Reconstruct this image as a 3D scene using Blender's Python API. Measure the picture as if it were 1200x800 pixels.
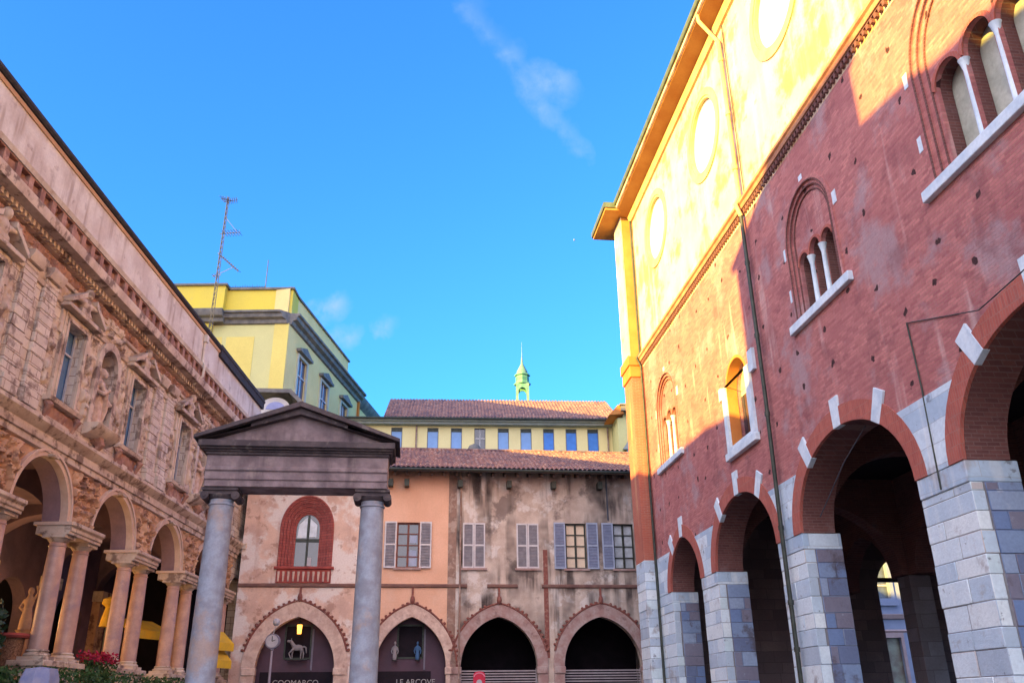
import bpy, bmesh, math, random
from mathutils import Vector, Matrix, noise
from mathutils.geometry import tessellate_polygon
R = math.radians
random.seed(7)
SC = bpy.context.scene
for o in list(bpy.data.objects): bpy.data.objects.remove(o)
COL = SC.collection

# ------------------------------------------------------------------ camera, sky, sun, exposure
cam = bpy.data.cameras.new('camera'); camo = bpy.data.objects.new('camera', cam); COL.objects.link(camo)
cam.sensor_width = 36; cam.lens = 30.375; cam.clip_start = .1; cam.clip_end = 5000
right = Vector((.99993, .00454, -.01085)); up = Vector((.01176, -.39240, .91972)); fwd = Vector((.00008, .91979, .39242))
camo.matrix_world = Matrix((( right.x, up.x, -fwd.x, 0), (right.y, up.y, -fwd.y, 0), (right.z, up.z, -fwd.z, 1.6), (0, 0, 0, 1)))
SC.camera = camo

SUN_EL, SUN_AZ = R(12.7), R(230)          # azimuth clockwise from +Y
tosun = Vector((math.sin(SUN_AZ)*math.cos(SUN_EL), math.cos(SUN_AZ)*math.cos(SUN_EL), math.sin(SUN_EL)))
sun = bpy.data.lights.new('sun', 'SUN'); sun.energy = 5.0; sun.angle = R(.5); sun.color = (1, .61, .11)
suno = bpy.data.objects.new('sun', sun); COL.objects.link(suno)
suno.rotation_euler = tosun.to_track_quat('Z', 'Y').to_euler(); suno.location = (-30, -30, 40)

world = bpy.data.worlds.new('World'); SC.world = world; world.use_nodes = True
nt = world.node_tree; nt.nodes.clear()
def N(t, nt=nt, **k):
    n = nt.nodes.new(t)
    for a, b in k.items(): setattr(n, a, b)
    return n
def L(a, b, nt=nt): nt.links.new(a, b)
def M(nt, op, a, b=None, c=None, clamp=False):
    n = nt.nodes.new('ShaderNodeMath'); n.operation = op; n.use_clamp = clamp
    for i, v in enumerate((a, b, c)):
        if v is None: continue
        if isinstance(v, (int, float)): n.inputs[i].default_value = v
        else: nt.links.new(v, n.inputs[i])
    return n.outputs[0]
def MIX(nt, f, a, b, blend='MIX'):
    n = nt.nodes.new('ShaderNodeMix'); n.data_type = 'RGBA'; n.blend_type = blend
    for s, v in ((n.inputs[0], f), (n.inputs[6], a), (n.inputs[7], b)):
        if isinstance(v, (int, float)): s.default_value = v
        elif isinstance(v, tuple): s.default_value = (*v, 1)[:4]
        else: nt.links.new(v, s)
    return n.outputs[2]
out = N('ShaderNodeOutputWorld'); bg = N('ShaderNodeBackground'); L(bg.outputs[0], out.inputs[0])
sky = N('ShaderNodeTexSky', sky_type='NISHITA'); sky.sun_disc = False; sky.sun_elevation = SUN_EL; sky.sun_rotation = SUN_AZ
sky.air_density = 1.0; sky.dust_density = .6; sky.ozone_density = 1.6
tc = N('ShaderNodeTexCoord'); DIR = tc.outputs['Generated']
tint = MIX(nt, 1.0, sky.outputs[0], (.30, .96, 1.85), 'MULTIPLY')
# pale glow added to the unseen sky behind the camera, to brighten shaded fronts
sep = N('ShaderNodeSeparateXYZ'); L(DIR, sep.inputs[0])
nz = N('ShaderNodeTexNoise'); nz.inputs['Scale'].default_value = 2.2; nz.inputs['Detail'].default_value = 6; L(DIR, nz.inputs['Vector'])
back = M(nt, 'ADD', M(nt, 'ADD', M(nt, 'MULTIPLY', sep.outputs['Y'], -1.05), M(nt, 'MULTIPLY', sep.outputs['X'], -1.0)), M(nt, 'MULTIPLY', M(nt, 'SUBTRACT', nz.outputs[0], .5), 1.2))
back = M(nt, 'ADD', back, -.05, clamp=True)
col = MIX(nt, back, tint, (10.5, 9.6, 10.6))
# thin wisps of high cloud, placed by direction in the sky
def wisp(col, p, q, r0, amount, seed):
    p = Vector(p).normalized(); q = Vector(q).normalized(); d = q - p; l2 = d.length_squared
    wn = N('ShaderNodeTexNoise'); wn.inputs['Scale'].default_value = 22; wn.inputs['Detail'].default_value = 7; wn.inputs['Roughness'].default_value = .62
    mp = N('ShaderNodeMapping'); mp.inputs['Location'].default_value = (seed, seed*.3, 0); L(DIR, mp.inputs[0]); L(mp.outputs[0], wn.inputs['Vector'])
    wv = N('ShaderNodeVectorMath', operation='MULTIPLY_ADD'); L(wn.outputs['Color'], wv.inputs[0]); wv.inputs[1].default_value = (.045,)*3
    sv = N('ShaderNodeVectorMath', operation='SUBTRACT'); L(DIR, sv.inputs[0]); sv.inputs[1].default_value = Vector(p) + Vector((.0225,)*3)
    L(sv.outputs[0], wv.inputs[2])
    dt = N('ShaderNodeVectorMath', operation='DOT_PRODUCT'); L(wv.outputs[0], dt.inputs[0]); dt.inputs[1].default_value = d / l2
    t = M(nt, 'MULTIPLY', dt.outputs['Value'], 1.0, clamp=True)
    pr = N('ShaderNodeVectorMath', operation='SCALE'); pr.inputs[0].default_value = d; L(t, pr.inputs['Scale'])
    ds = N('ShaderNodeVectorMath', operation='DISTANCE'); L(wv.outputs[0], ds.inputs[0]); L(pr.outputs[0], ds.inputs[1])
    f = M(nt, 'SUBTRACT', 1.0, M(nt, 'DIVIDE', ds.outputs['Value'], r0), clamp=True)
    n2 = M(nt, 'MULTIPLY', M(nt, 'SUBTRACT', wn.outputs[0], .32), 3.0, clamp=True)
    f = M(nt, 'MULTIPLY', M(nt, 'MULTIPLY', f, n2), amount)
    return MIX(nt, f, col, (1.5, 2.1, 3.2))
for w in [((-.0416,.7133,.6996), (.0038,.75,.6615), .017, .24, 1), ((.0038,.75,.6615), (.0412,.7872,.6153), .018, .34, 2),
          ((.030,.765,.643), (.060,.770,.635), .026, .62, 5), ((.0412,.7872,.6153), (.0891,.8155,.5718), .014, .38, 3), ((-.215,.8838,.4176), (-.198,.8838,.4226), .020, 1.0, 4),
          ((-.196,.9004,.3918), (-.182,.9004,.3918), .018, .8, 6), ((-.150,.9021,.4059), (-.143,.9021,.4059), .013, .6, 8)]:
    col = wisp(col, *w)
L(col, bg.inputs['Color']); bg.inputs['Strength'].default_value = .075
SC.view_settings.view_transform = 'Standard'; SC.view_settings.look = 'None'; SC.view_settings.exposure = 2.22; SC.view_settings.gamma = 1
SC.cycles.max_bounces = 8; SC.cycles.diffuse_bounces = 5; SC.cycles.use_denoising = True
SC.cycles.use_adaptive_sampling = True

# ------------------------------------------------------------------ materials
MATS = {}
def mat(name, c0, c1=None, scale=1.5, rough=.85, bump=.25, patch=None, streak=None, brick=None, spec=.3, metal=0, holes=False, bscale=14, patch2=None, island=None):
    """rock, plaster or paint: two tones mixed by noise, optional patches of another colour, rain streaks, brickwork"""
    if name in MATS: return MATS[name]
    m = bpy.data.materials.new(name); MATS[name] = m; m.use_nodes = True; t = m.node_tree
    b = t.nodes['Principled BSDF']; b.inputs['Roughness'].default_value = rough; b.inputs['Specular IOR Level'].default_value = spec; b.inputs['Metallic'].default_value = metal
    co = t.nodes.new('ShaderNodeTexCoord').outputs['Object']
    def nz(s, det=6, vec=None, ro=.55):
        n = t.nodes.new('ShaderNodeTexNoise'); n.inputs['Scale'].default_value = s; n.inputs['Detail'].default_value = det; n.inputs['Roughness'].default_value = ro
        t.links.new(vec if vec else co, n.inputs['Vector']); return n.outputs[0]
    def ramp(v, lo, hi): 
        n = t.nodes.new('ShaderNodeMapRange'); n.interpolation_type = 'SMOOTHSTEP'; n.inputs[1].default_value = lo; n.inputs[2].default_value = hi; t.links.new(v, n.inputs[0]); return n.outputs[0]
    def mapped(sx, sy, sz, off=0):
        n = t.nodes.new('ShaderNodeMapping'); n.inputs['Scale'].default_value = (sx, sy, sz); n.inputs['Location'].default_value = (off, off, off); t.links.new(co, n.inputs[0]); return n.outputs[0]
    c1 = c1 or tuple(x*.8 for x in c0)
    h = None
    if brick:
        sx = t.nodes.new('ShaderNodeSeparateXYZ'); t.links.new(co, sx.inputs[0])
        cb = t.nodes.new('ShaderNodeCombineXYZ'); t.links.new(M(t, 'ADD', sx.outputs[0], sx.outputs[1]), cb.inputs[0]); t.links.new(sx.outputs[2], cb.inputs[1])
        bt = t.nodes.new('ShaderNodeTexBrick'); bt.offset = .5 if brick[0] < .5 else .37
        if brick[0] > .5: bt.squash = 1.45; bt.squash_frequency = 3
        wob = t.nodes.new('ShaderNodeTexNoise'); wob.inputs['Scale'].default_value = 1.4; wob.inputs['Detail'].default_value = 3; t.links.new(co, wob.inputs['Vector'])
        wa = t.nodes.new('ShaderNodeVectorMath'); wa.operation = 'MULTIPLY_ADD'; t.links.new(wob.outputs['Color'], wa.inputs[0]); wa.inputs[1].default_value = (brick[1]*.22,)*3; t.links.new(cb.outputs[0], wa.inputs[2]); t.links.new(wa.outputs[0], bt.inputs['Vector'])
        bt.inputs['Scale'].default_value = 1; bt.inputs['Brick Width'].default_value = brick[0]; bt.inputs['Row Height'].default_value = brick[1]
        bt.inputs['Mortar Size'].default_value = brick[2]; bt.inputs['Mortar Smooth'].default_value = .3; bt.inputs['Bias'].default_value = brick[4] if len(brick) > 4 else 0
        bt.inputs['Color1'].default_value = (*c0, 1); bt.inputs['Color2'].default_value = (*c1, 1); bt.inputs['Mortar'].default_value = (*brick[3], 1)
        col = bt.outputs['Color']; h = bt.outputs['Fac']
        v = ramp(nz(scale), .3, .7); col = MIX(t, M(t, 'MULTIPLY', v, .5), col, tuple(x*y for x, y in zip(c1, (.90, .88, .88))))
    else:
        col = MIX(t, ramp(nz(scale), .32, .68), c0, c1)
    if island:                              # every cut block its own shade of stone
        ge = t.nodes.new('ShaderNodeNewGeometry'); cr_ = t.nodes.new('ShaderNodeValToRGB'); t.links.new(ge.outputs['Random Per Island'], cr_.inputs[0])
        cr_.color_ramp.interpolation = 'CONSTANT'
        while len(cr_.color_ramp.elements) < len(island): cr_.color_ramp.elements.new(.5)
        for e_, (p_, c_) in zip(cr_.color_ramp.elements, island): e_.position = p_
        for e_, (p_, c_) in zip(cr_.color_ramp.elements, island): e_.color = (*c_, 1)
        col = MIX(t, .72, col, cr_.outputs[0])
    for pt in (patch, patch2):
        if pt: col = MIX(t, M(t, 'MULTIPLY', ramp(nz(pt[1], 8, mapped(1, 1, pt[5] if len(pt) > 5 else 1, pt[1]*7), .65), pt[2], pt[3]), pt[4] if len(pt) > 4 else 1.0), col, pt[0])
    if streak:
        s = ramp(nz(1.0, 5, mapped(streak[1], streak[1], streak[1]*.09, 3)), streak[2], streak[3])
        s2 = ramp(nz(.5, 3), .35, .65)
        col = MIX(t, M(t, 'MULTIPLY', M(t, 'MULTIPLY', s, s2), streak[4]), col, streak[0])
    if holes:                               # scaffold holes left open in the brickwork
        vo = t.nodes.new('ShaderNodeTexVoronoi'); vo.voronoi_dimensions = '2D'; vo.inputs['Scale'].default_value = .62; vo.inputs['Randomness'].default_value = .6
        cb2 = t.nodes.new('ShaderNodeCombineXYZ'); t.links.new(sx.outputs[0], cb2.inputs[0]); t.links.new(M(t, 'MULTIPLY', sx.outputs[2], 1.1), cb2.inputs[1]); 
        wn = t.nodes.new('ShaderNodeTexNoise'); wn.inputs['Scale'].default_value = 5; t.links.new(co, wn.inputs['Vector'])
        wv = t.nodes.new('ShaderNodeVectorMath'); wv.operation = 'MULTIPLY_ADD'; t.links.new(wn.outputs['Color'], wv.inputs[0]); wv.inputs[1].default_value = (.22, .3, 0); t.links.new(cb2.outputs[0], wv.inputs[2]); t.links.new(wv.outputs[0], vo.inputs['Vector'])
        hf = M(t, 'SUBTRACT', 1.0, ramp(vo.outputs['Distance'], .042, .060)); col = MIX(t, hf, col, (.03, .015, .015))
    fine = ramp(nz(bscale, 5), .25, .75); col = MIX(t, M(t, 'MULTIPLY', fine, .22), col, tuple(x*.6 for x in c1))
    t.links.new(col, b.inputs['Base Color'])
    if bump:
        bp = t.nodes.new('ShaderNodeBump'); bp.inputs['Strength'].default_value = bump; bp.inputs['Distance'].default_value = .018
        hh = nz(bscale, 8, None, .65)
        if h: hh = M(t, 'SUBTRACT', hh, M(t, 'MULTIPLY', h, .8))
        t.links.new(hh, bp.inputs['Height']); t.links.new(bp.outputs[0], b.inputs['Normal'])
    return m
def emit(name, c, s):
    m = bpy.data.materials.new(name); m.use_nodes = True; b = m.node_tree.nodes['Principled BSDF']
    b.inputs['Base Color'].default_value = (*c, 1); b.inputs['Emission Color'].default_value = (*c, 1); b.inputs['Emission Strength'].default_value = s; return m
def glass(name, c, rough=.08):
    return mat(name, c, tuple(x*.7 for x in c), 2.5, rough, .02, spec=.9)

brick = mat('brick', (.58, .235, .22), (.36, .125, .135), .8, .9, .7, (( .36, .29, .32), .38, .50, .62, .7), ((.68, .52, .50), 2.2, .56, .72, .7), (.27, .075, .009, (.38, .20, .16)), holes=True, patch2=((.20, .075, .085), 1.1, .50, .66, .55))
brick_ring = mat('brick_ring', (.48, .14, .105), (.36, .10, .08), 2, .9, .4, ((.30, .16, .14), 2.6, .55, .7, .6), None, (.075, .27, .006, (.34, .20, .17)))
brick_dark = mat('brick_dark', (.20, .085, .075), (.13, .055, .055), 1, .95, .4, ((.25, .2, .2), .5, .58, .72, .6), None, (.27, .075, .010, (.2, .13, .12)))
ashlar = mat('ashlar', (.74, .86, .94), (.36, .50, .66), 1.2, .8, .5, ((.36, .30, .28), .9, .57, .68, .6), ((.86, .88, .86), 2.5, .5, .7, .6), (.83, .43, .008, (.40, .44, .50)), patch2=((.14, .14, .17), 3.1, .60, .68, .75))
ashlar_jamb_shade = mat('ashlar_jamb_shade', (.18, .27, .50), (.17, .20, .32), 1.5, .8, .4, ((.13, .09, .10), .9, .56, .66, .8), None, (.95, .46, .012, (.12, .13, .16)), patch2=((.42, .50, .62), 2.1, .60, .68, .6))  # bluer, darker pier stone: shade and sky reflection put into the colour
block_m = mat('pier_blocks', (.62, .72, .80), (.40, .50, .60), 1.6, .8, .6, ((.30, .27, .27), 1.3, .57, .68, .7), ((.86, .90, .90), 2.5, .5, .7, .5), patch2=((.10, .10, .13), 4.0, .62, .70, .8),
    island=[(0, (.72, .84, .92)), (.25, (.50, .64, .78)), (.45, (.80, .88, .90)), (.62, (.40, .50, .62)), (.80, (.60, .74, .78)), (.93, (.52, .44, .40))])
jamb_shade_m = mat('shaded_jamb_blocks', (.20, .28, .46), (.14, .18, .32), 1.6, .8, .6, ((.10, .08, .09), 1.1, .56, .66, .8), None, patch2=((.40, .46, .56), 2.3, .62, .70, .6),  # blue granite tone deepened by painted-in shade and sky reflection
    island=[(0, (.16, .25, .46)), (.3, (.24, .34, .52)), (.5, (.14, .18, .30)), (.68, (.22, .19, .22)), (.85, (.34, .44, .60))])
joint_m = mat('lime_joint', (.26, .26, .28), (.18, .18, .2), 3, .95, .3)
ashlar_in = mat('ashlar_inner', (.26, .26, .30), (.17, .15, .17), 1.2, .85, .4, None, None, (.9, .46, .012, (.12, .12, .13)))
whitestone = mat('white_stone', (.68, .79, .88), (.50, .62, .74), 3, .7, .3, ((.4, .42, .45), 2.2, .58, .72, .6))
cream = mat('cream_plaster', (.70, .58, .50), (.60, .47, .36), .7, .9, .12, ((.34, .15, .045), .45, .50, .62, .8), ((.86, .78, .6), 1.6, .45, .65, .7), patch2=((.34, .15, .05), 2.2, .60, .70, .6))
cream_ring = mat('ochre_plaster', (.60, .40, .18), (.66, .50, .26), 1.5, .9, .12)
oculus_white = mat('white_plaster', (.82, .80, .74), (.76, .72, .62), 1, .9, .08)
gold = mat('golden_render', (.38, .18, .05), (.44, .24, .07), 1.2, .85, .15)
ochre = mat('ochre_render', (.50, .17, .045), (.56, .23, .06), 1.2, .85, .15)
dkmetal = mat('dark_metal', (.035, .045, .04), (.06, .07, .06), 5, .5, .1, metal=.4)
greenmetal = mat('green_gutter', (.16, .20, .10), (.10, .13, .08), 3, .5, .1, metal=.3)
infill = mat('sky_pale_glazing', (.58, .62, .54), (.40, .44, .38), 2.2, .25, .1, ((.36, .36, .32), 4, .5, .65, .5), spec=.6)  # pane tone carries the sky reflection in its colour
tercot = mat('terracotta', (.40, .085, .07), (.28, .06, .055), 4, .85, .4)
tercot_b = mat('weathered_terracotta', (.27, .10, .075), (.20, .075, .065), 6, .9, .5, ((.42, .28, .22), 7, .52, .68, .7))
stone_l = mat('carved_stone', (.66, .55, .43), (.47, .36, .28), 1.3, .85, .7, ((.12, .07, .055), 2.2, .50, .61, .8), ((.70, .55, .43), 2.4, .5, .68, .6), bscale=9)
stone_lb = mat('rusticated_stone', (.75, .68, .57), (.57, .48, .39), 1.6, .85, .6, ((.17, .105, .085), 2.1, .51, .63, .75), ((.74, .64, .54), 2.6, .5, .7, .6), (.62, .30, .014, (.20, .11, .08)))
stone_dk = mat('soiled_stone', (.44, .25, .18), (.24, .125, .095), 2.2, .85, .6, ((.55, .36, .27), 3, .55, .68, .8), bscale=10)
stone_or = mat('orange_stone', (.60, .38, .23), (.44, .25, .15), 1.4, .85, .6, ((.12, .06, .05), 2.2, .50, .62, .85), bscale=9)
pale_par = mat('pale_attic', (.70, .66, .58), (.56, .49, .42), 1.0, .85, .3, ((.26, .20, .17), 1.9, .56, .70, .7), ((.36, .28, .22), 3, .50, .66, .8))
granite_pink = mat('pink_granite', (.60, .38, .29), (.44, .27, .22), 2.5, .45, .2, ((.30, .21, .24), 1.2, .5, .64, .7), bscale=30, spec=.5)
granite_grey = mat('grey_granite', (.36, .42, .52), (.26, .28, .34), 4, .6, .35, ((.46, .34, .27), .8, .50, .62, .75), ((.20, .24, .36), 2.6, .5, .7, .6), bscale=26)
portico_st = mat('dark_stone', (.33, .27, .285), (.19, .15, .165), 2.6, .85, .8, ((.40, .34, .32), 2.4, .54, .68, .6), ((.07, .055, .07), 2.2, .48, .62, .8), bscale=10)
portico_dk = mat('blackened_stone', (.12, .10, .105), (.065, .055, .065), 2.5, .85, .4, ((.26, .24, .22), 3.5, .56, .68, .6), bscale=10)
salmon = mat('salmon_render', (.80, .50, .35), (.72, .43, .29), .8, .9, .15, ((.78, .55, .42), .7, .55, .70, .5), ((.52, .30, .22), 2.3, .58, .75, .45))
fresco = mat('faded_fresco', (.76, .54, .42), (.58, .40, .33), 1.1, .9, .35, ((.80, .75, .70), .7, .45, .56, .9), ((.40, .22, .16), 1.8, .58, .72, .6), patch2=((.42, .26, .20), 1.9, .55, .64, .8))
weath = mat('weathered_render', (.64, .55, .47), (.46, .37, .31), 1.3, .92, .5, ((.70, .66, .62), .8, .54, .60, .85), ((.05, .04, .04), 1.5, .42, .55, 1.0), patch2=((.13, .10, .095), .55, .53, .62, .75))
sandst = mat('arch_stone', (.70, .55, .46), (.52, .37, .31), 2.5, .85, .35, ((.34, .20, .17), 3, .58, .7, .7), bscale=10)
sandst_g = mat('arch_stone_grey', (.44, .35, .32), (.36, .22, .20), 2.5, .85, .4, ((.22, .13, .12), 2.2, .54, .68, .8), bscale=10)
tile_m = mat('roof_tile', (.36, .18, .125), (.16, .085, .09), 6.5, .85, .4, ((.52, .40, .32), 7, .52, .64, .8), patch2=((.07, .055, .08), 1.6, .46, .62, .75), bscale=12)
plum = mat('shopfront_plum', (.10, .055, .085), (.085, .05, .075), 2, .6, .05)
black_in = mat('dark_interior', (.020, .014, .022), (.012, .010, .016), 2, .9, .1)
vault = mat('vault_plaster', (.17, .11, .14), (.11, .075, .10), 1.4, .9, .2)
glass_d = glass('dark_glass', (.03, .04, .06)); glass_sky = glass('sky_tint_glass', (.10, .22, .42)); glass_p = glass('pale_glass', (.58, .66, .72), .2)  # sky reflection put into the blue of the palace panes
glass_w = mat('curtained_glass', (.78, .66, .50), (.72, .60, .46), 4, .3, .02)
bluegrey = mat('bluegrey_shutter', (.40, .46, .60), (.33, .39, .52), 4, .7, .1); greyshut = mat('grey_shutter', (.66, .65, .66), (.56, .55, .58), 4, .7, .1)
wood_red = mat('red_wood', (.20, .07, .05), (.14, .05, .04), 4, .6, .1); whitewood = mat('white_wood', (.55, .55, .57), (.48, .48, .5), 4, .6, .05)
yel = mat('yellow_render', (.78, .62, .09), (.72, .58, .10), .6, .9, .08, ((.62, .56, .22), .35, .5, .62, .55)); yel_pale = mat('pale_yellow_render', (.68, .66, .30), (.62, .60, .28), .6, .9, .06)
yel_side = mat('side_render', (.90, .70, .30), (.84, .64, .26), .6, .9, .06)  # warmer than the front wall; colour set to offset the side's blue shade
cornice_g = mat('grey_cornice', (.24, .23, .21), (.13, .13, .13), 2, .8, .2); bluepanel = mat('blue_panel', (.06, .24, .72), (.05, .20, .62), 3, .4, .05)
lightpanel = mat('light_blue_panel', (.22, .40, .72), (.2, .36, .66), 3, .4, .05)
copper = mat('green_copper', (.07, .26, .17), (.14, .34, .22), 6, .6, .2); coppd = mat('dark_copper', (.05, .20, .13), (.08, .24, .16), 6, .6, .2)
leafm = mat('leaf', (.05, .11, .03), (.03, .075, .02), 6, .6, 0); leafd = mat('dark_leaf', (.025, .06, .025), (.018, .04, .02), 6, .5, 0); redfl = mat('red_petal', (.42, .015, .05), (.30, .012, .04), 8, .6, 0)
yellowcl = mat('yellow_canvas', (.60, .38, .05), (.78, .48, .03), 2, .8, .05); redp = mat('red_paint', (.62, .012, .06), (.5, .01, .05), 3, .4, .02); whitep = mat('white_paint', (.46, .46, .5), (.40, .40, .44), 4, .5, .02)
wicker = mat('wicker', (.32, .17, .10), (.10, .05, .03), 26, .8, .4); bluegr = mat('bluish_granite', (.16, .19, .34), (.24, .25, .36), 7, .7, .2, bscale=24)
bluebld = mat('bluish_facade', (.26, .32, .46), (.22, .27, .40), 1, .85, .1)
ground_m = mat('granite_setts', (.20, .18, .17), (.14, .13, .125), 1, .8, .3, None, None, (.3, .15, .01, (.07, .065, .06))); slab_m = mat('stone_paving', (.32, .30, .28), (.25, .24, .23), 1, .8, .2, None, None, (1.2, .6, .01, (.1, .1, .1)))
moonm = mat('moon_rock', (.14, .2, .3), (.12, .17, .26), 1, .9, 0)
asph = mat('asphalt', (.05, .05, .052), (.04, .04, .042), 2, .9, .2)
rail_m = mat('weathered_rail', (.07, .08, .11), (.05, .06, .08), 4, .6, .1)
warmstone = mat('warm_stone', (.52, .32, .17), (.40, .24, .14), 4, .7, .2)

# ------------------------------------------------------------------ mesh helpers
class MB:
    def __init__(s): s.v = []; s.f = []; s.T = Matrix.Identity(4)
    def add(s, vs, fs):
        k = len(s.v); s.v += [s.T @ Vector(p) for p in vs]; s.f += [tuple(k+i for i in f) for f in fs]; return s
    def box(s, x0, x1, y0, y1, z0, z1):
        return s.add([(x0,y0,z0),(x1,y0,z0),(x1,y1,z0),(x0,y1,z0),(x0,y0,z1),(x1,y0,z1),(x1,y1,z1),(x0,y1,z1)],
                     [(0,3,2,1),(4,5,6,7),(0,1,5,4),(1,2,6,5),(2,3,7,6),(3,0,4,7)])
    def plate(s, outer, holes=(), y0=0, y1=.1, axis='xz'):
        """flat outline with holes in the x-z (or y-z, x-y) plane, given thickness"""
        loops = [outer] + list(holes); flat = [p for l in loops for p in l]; n = len(flat)
        mp = {'xz': lambda p, d: (p[0], d, p[1]), 'yz': lambda p, d: (d, p[0], p[1]), 'xy': lambda p, d: (p[0], p[1], d)}[axis]
        tris = tessellate_polygon([[Vector((p[0], p[1], 0)) for p in l] for l in loops])
        fs = [tuple(t) for t in tris] + [tuple(n+i for i in t[::-1]) for t in tris]
        k = 0
        for l in loops:
            m = len(l)
            for i in range(m): a, b = k+i, k+(i+1) % m; fs.append((a, b, n+b, n+a))
            k += m
        return s.add([mp(p, y0) for p in flat] + [mp(p, y1) for p in flat], fs)
    def ring(s, inner, outer, y0, y1, axis='xz'):
        """open band between two point lists of the same length"""
        n = len(inner); k = len(outer); assert n == k
        mp = {'xz': lambda p, d: (p[0], d, p[1]), 'yz': lambda p, d: (d, p[0], p[1])}[axis]
        vs = [mp(p, y) for y in (y0, y1) for l in (inner, outer) for p in l]; fs = [(0, n, 3*n, 2*n), (n-1, 2*n-1, 4*n-1, 3*n-1)]
        for i in range(n-1):
            fs += [(i, i+1, n+i+1, n+i), (2*n+i, 3*n+i, 3*n+i+1, 2*n+i+1), (i, 2*n+i, 2*n+i+1, i+1), (n+i, n+i+1, 3*n+i+1, 3*n+i)]
        return s.add(vs, fs)
    def prof(s, pts, x0, x1, m0=0, m1=0):
        """profile in (y, z) run along x"""
        n = len(pts); vs = [(x0 - m0*p[0], p[0], p[1]) for p in pts] + [(x1 + m1*p[0], p[0], p[1]) for p in pts]
        return s.add(vs, [tuple(range(n)), tuple(range(2*n-1, n-1, -1))] + [(i, (i+1) % n, n+(i+1) % n, n+i) for i in range(n)])
    def lathe(s, prof, cx=0, cy=0, seg=20, sx=1, sy=1):
        vs = []; fs = []; n = len(prof)
        for r, z in prof:
            for i in range(seg): a = 2*math.pi*i/seg; vs.append((cx+r*sx*math.cos(a), cy+r*sy*math.sin(a), z))
        for j in range(n-1):
            for i in range(seg): a = j*seg+i; b = j*seg+(i+1) % seg; fs.append((a, b, b+seg, a+seg))
        fs.append(tuple(range(seg))[::-1]); fs.append(tuple((n-1)*seg+i for i in range(seg)))
        return s.add(vs, fs)
    def tube(s, pts, r, seg=8):
        pts = [Vector(p) for p in pts]; vs = []; fs = []; n = len(pts)
        rr = r if isinstance(r, (list, tuple)) else [r]*n
        for j, p in enumerate(pts):
            d = (pts[min(j+1, n-1)] - pts[max(j-1, 0)]).normalized(); a = d.orthogonal().normalized(); b = d.cross(a)
            if j: 
                a = (la - d*la.dot(d)).normalized(); b = d.cross(a)
            la = a
            for i in range(seg): t = 2*math.pi*i/seg; vs.append(p + (a*math.cos(t)+b*math.sin(t))*rr[j])
        for j in range(n-1):
            for i in range(seg): a = j*seg+i; b = j*seg+(i+1) % seg; fs.append((a, b, b+seg, a+seg))
        fs.append(tuple(range(seg))[::-1]); fs.append(tuple((n-1)*seg+i for i in range(seg)))
        return s.add(vs, fs)
    def ball(s, c, r, seg=12, rot=None):
        r = (r,)*3 if isinstance(r, (int, float)) else r
        n = seg//2+1; vs = []; fs = []
        Q = rot.to_matrix() if rot else Matrix.Identity(3)
        for j in range(n):
            ph = math.pi*j/(n-1)
            for i in range(seg):
                a = 2*math.pi*i/seg; vs.append(Vector(c) + Q @ Vector((r[0]*math.sin(ph)*math.cos(a), r[1]*math.sin(ph)*math.sin(a), -r[2]*math.cos(ph))))
        for j in range(n-1):
            for i in range(seg): a = j*seg+i; b = j*seg+(i+1) % seg; fs.append((a, b, b+seg, a+seg))
        return s.add(vs, fs)
    def relief(s, x0, x1, z0, z1, y, depth, res=.06, seed=0, freq=2.2, mirror=True, mask=None, back=.12):
        """carved panel: a scrollwork height field with real depth, facing -y"""
        nx = max(3, int((x1-x0)/res)); nz_ = max(3, int((z1-z0)/res)); vs = []; fs = []; cx = (x0+x1)/2
        for j in range(nz_+1):
            for i in range(nx+1):
                x = x0+(x1-x0)*i/nx; z = z0+(z1-z0)*j/nz_
                u = abs(x-cx) if mirror else x
                w1 = noise.noise(Vector((u*freq*.7+seed, z*freq*.7, 3.3+seed)))*1.3
                h = noise.noise(Vector((u*freq+w1+seed*5, z*freq-w1, seed*1.7)))
                h2 = noise.noise(Vector((u*freq*2.4+seed, z*freq*2.4+w1*2, 9+seed)))
                h = max(0, min(1, .45+h*1.5))*.75 + max(0, h2)*.5
                e = min(i, nx-i, j, nz_-j)
                if e == 0: h = 0
                if mask: h *= mask(x, z)
                vs.append((x, y-depth*h, z))
        W = nx+1
        for j in range(nz_):
            for i in range(nx): a = j*W+i; fs.append((a, a+1, a+1+W, a+W))
        s.add(vs, fs)
        s.box(x0, x1, y+.002, y+back, z0, z1); return s
    def build(s, name, m, parent=None, bevel=0, smooth=38, loc=None):
        me = bpy.data.meshes.new(name); me.from_pydata([tuple(v) for v in s.v], [], s.f)
        bm = bmesh.new(); bm.from_mesh(me); bmesh.ops.recalc_face_normals(bm, faces=bm.faces); bm.to_mesh(me); bm.free()
        for p in me.polygons: p.use_smooth = True
        me.set_sharp_from_angle(angle=R(smooth)); me.materials.append(m); me.update()
        o = bpy.data.objects.new(name, me); COL.objects.link(o)
        if parent: o.parent = parent
        if loc: o.location = loc
        if bevel:
            bv = o.modifiers.new('bevel', 'BEVEL'); bv.width = bevel; bv.segments = 2; bv.limit_method = 'ANGLE'; bv.angle_limit = R(40)
        return o
def tag(o, label=None, cat=None, group=None, kind=None):
    for k, v in (('label', label), ('category', cat), ('group', group), ('kind', kind)):
        if v: o[k] = v
    return o
def thing(name, loc, rz, label, cat, group=None):
    o = bpy.data.objects.new(name, None); COL.objects.link(o); o.empty_display_size = .3; o.location = loc; o.rotation_euler = (0, 0, rz)
    return tag(o, label, cat, group)
def copy_tree(o, parent=None):
    c = o.copy(); COL.objects.link(c); c.parent = parent
    for ch in [x for x in o.children]: copy_tree(ch, c)
    return c
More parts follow.
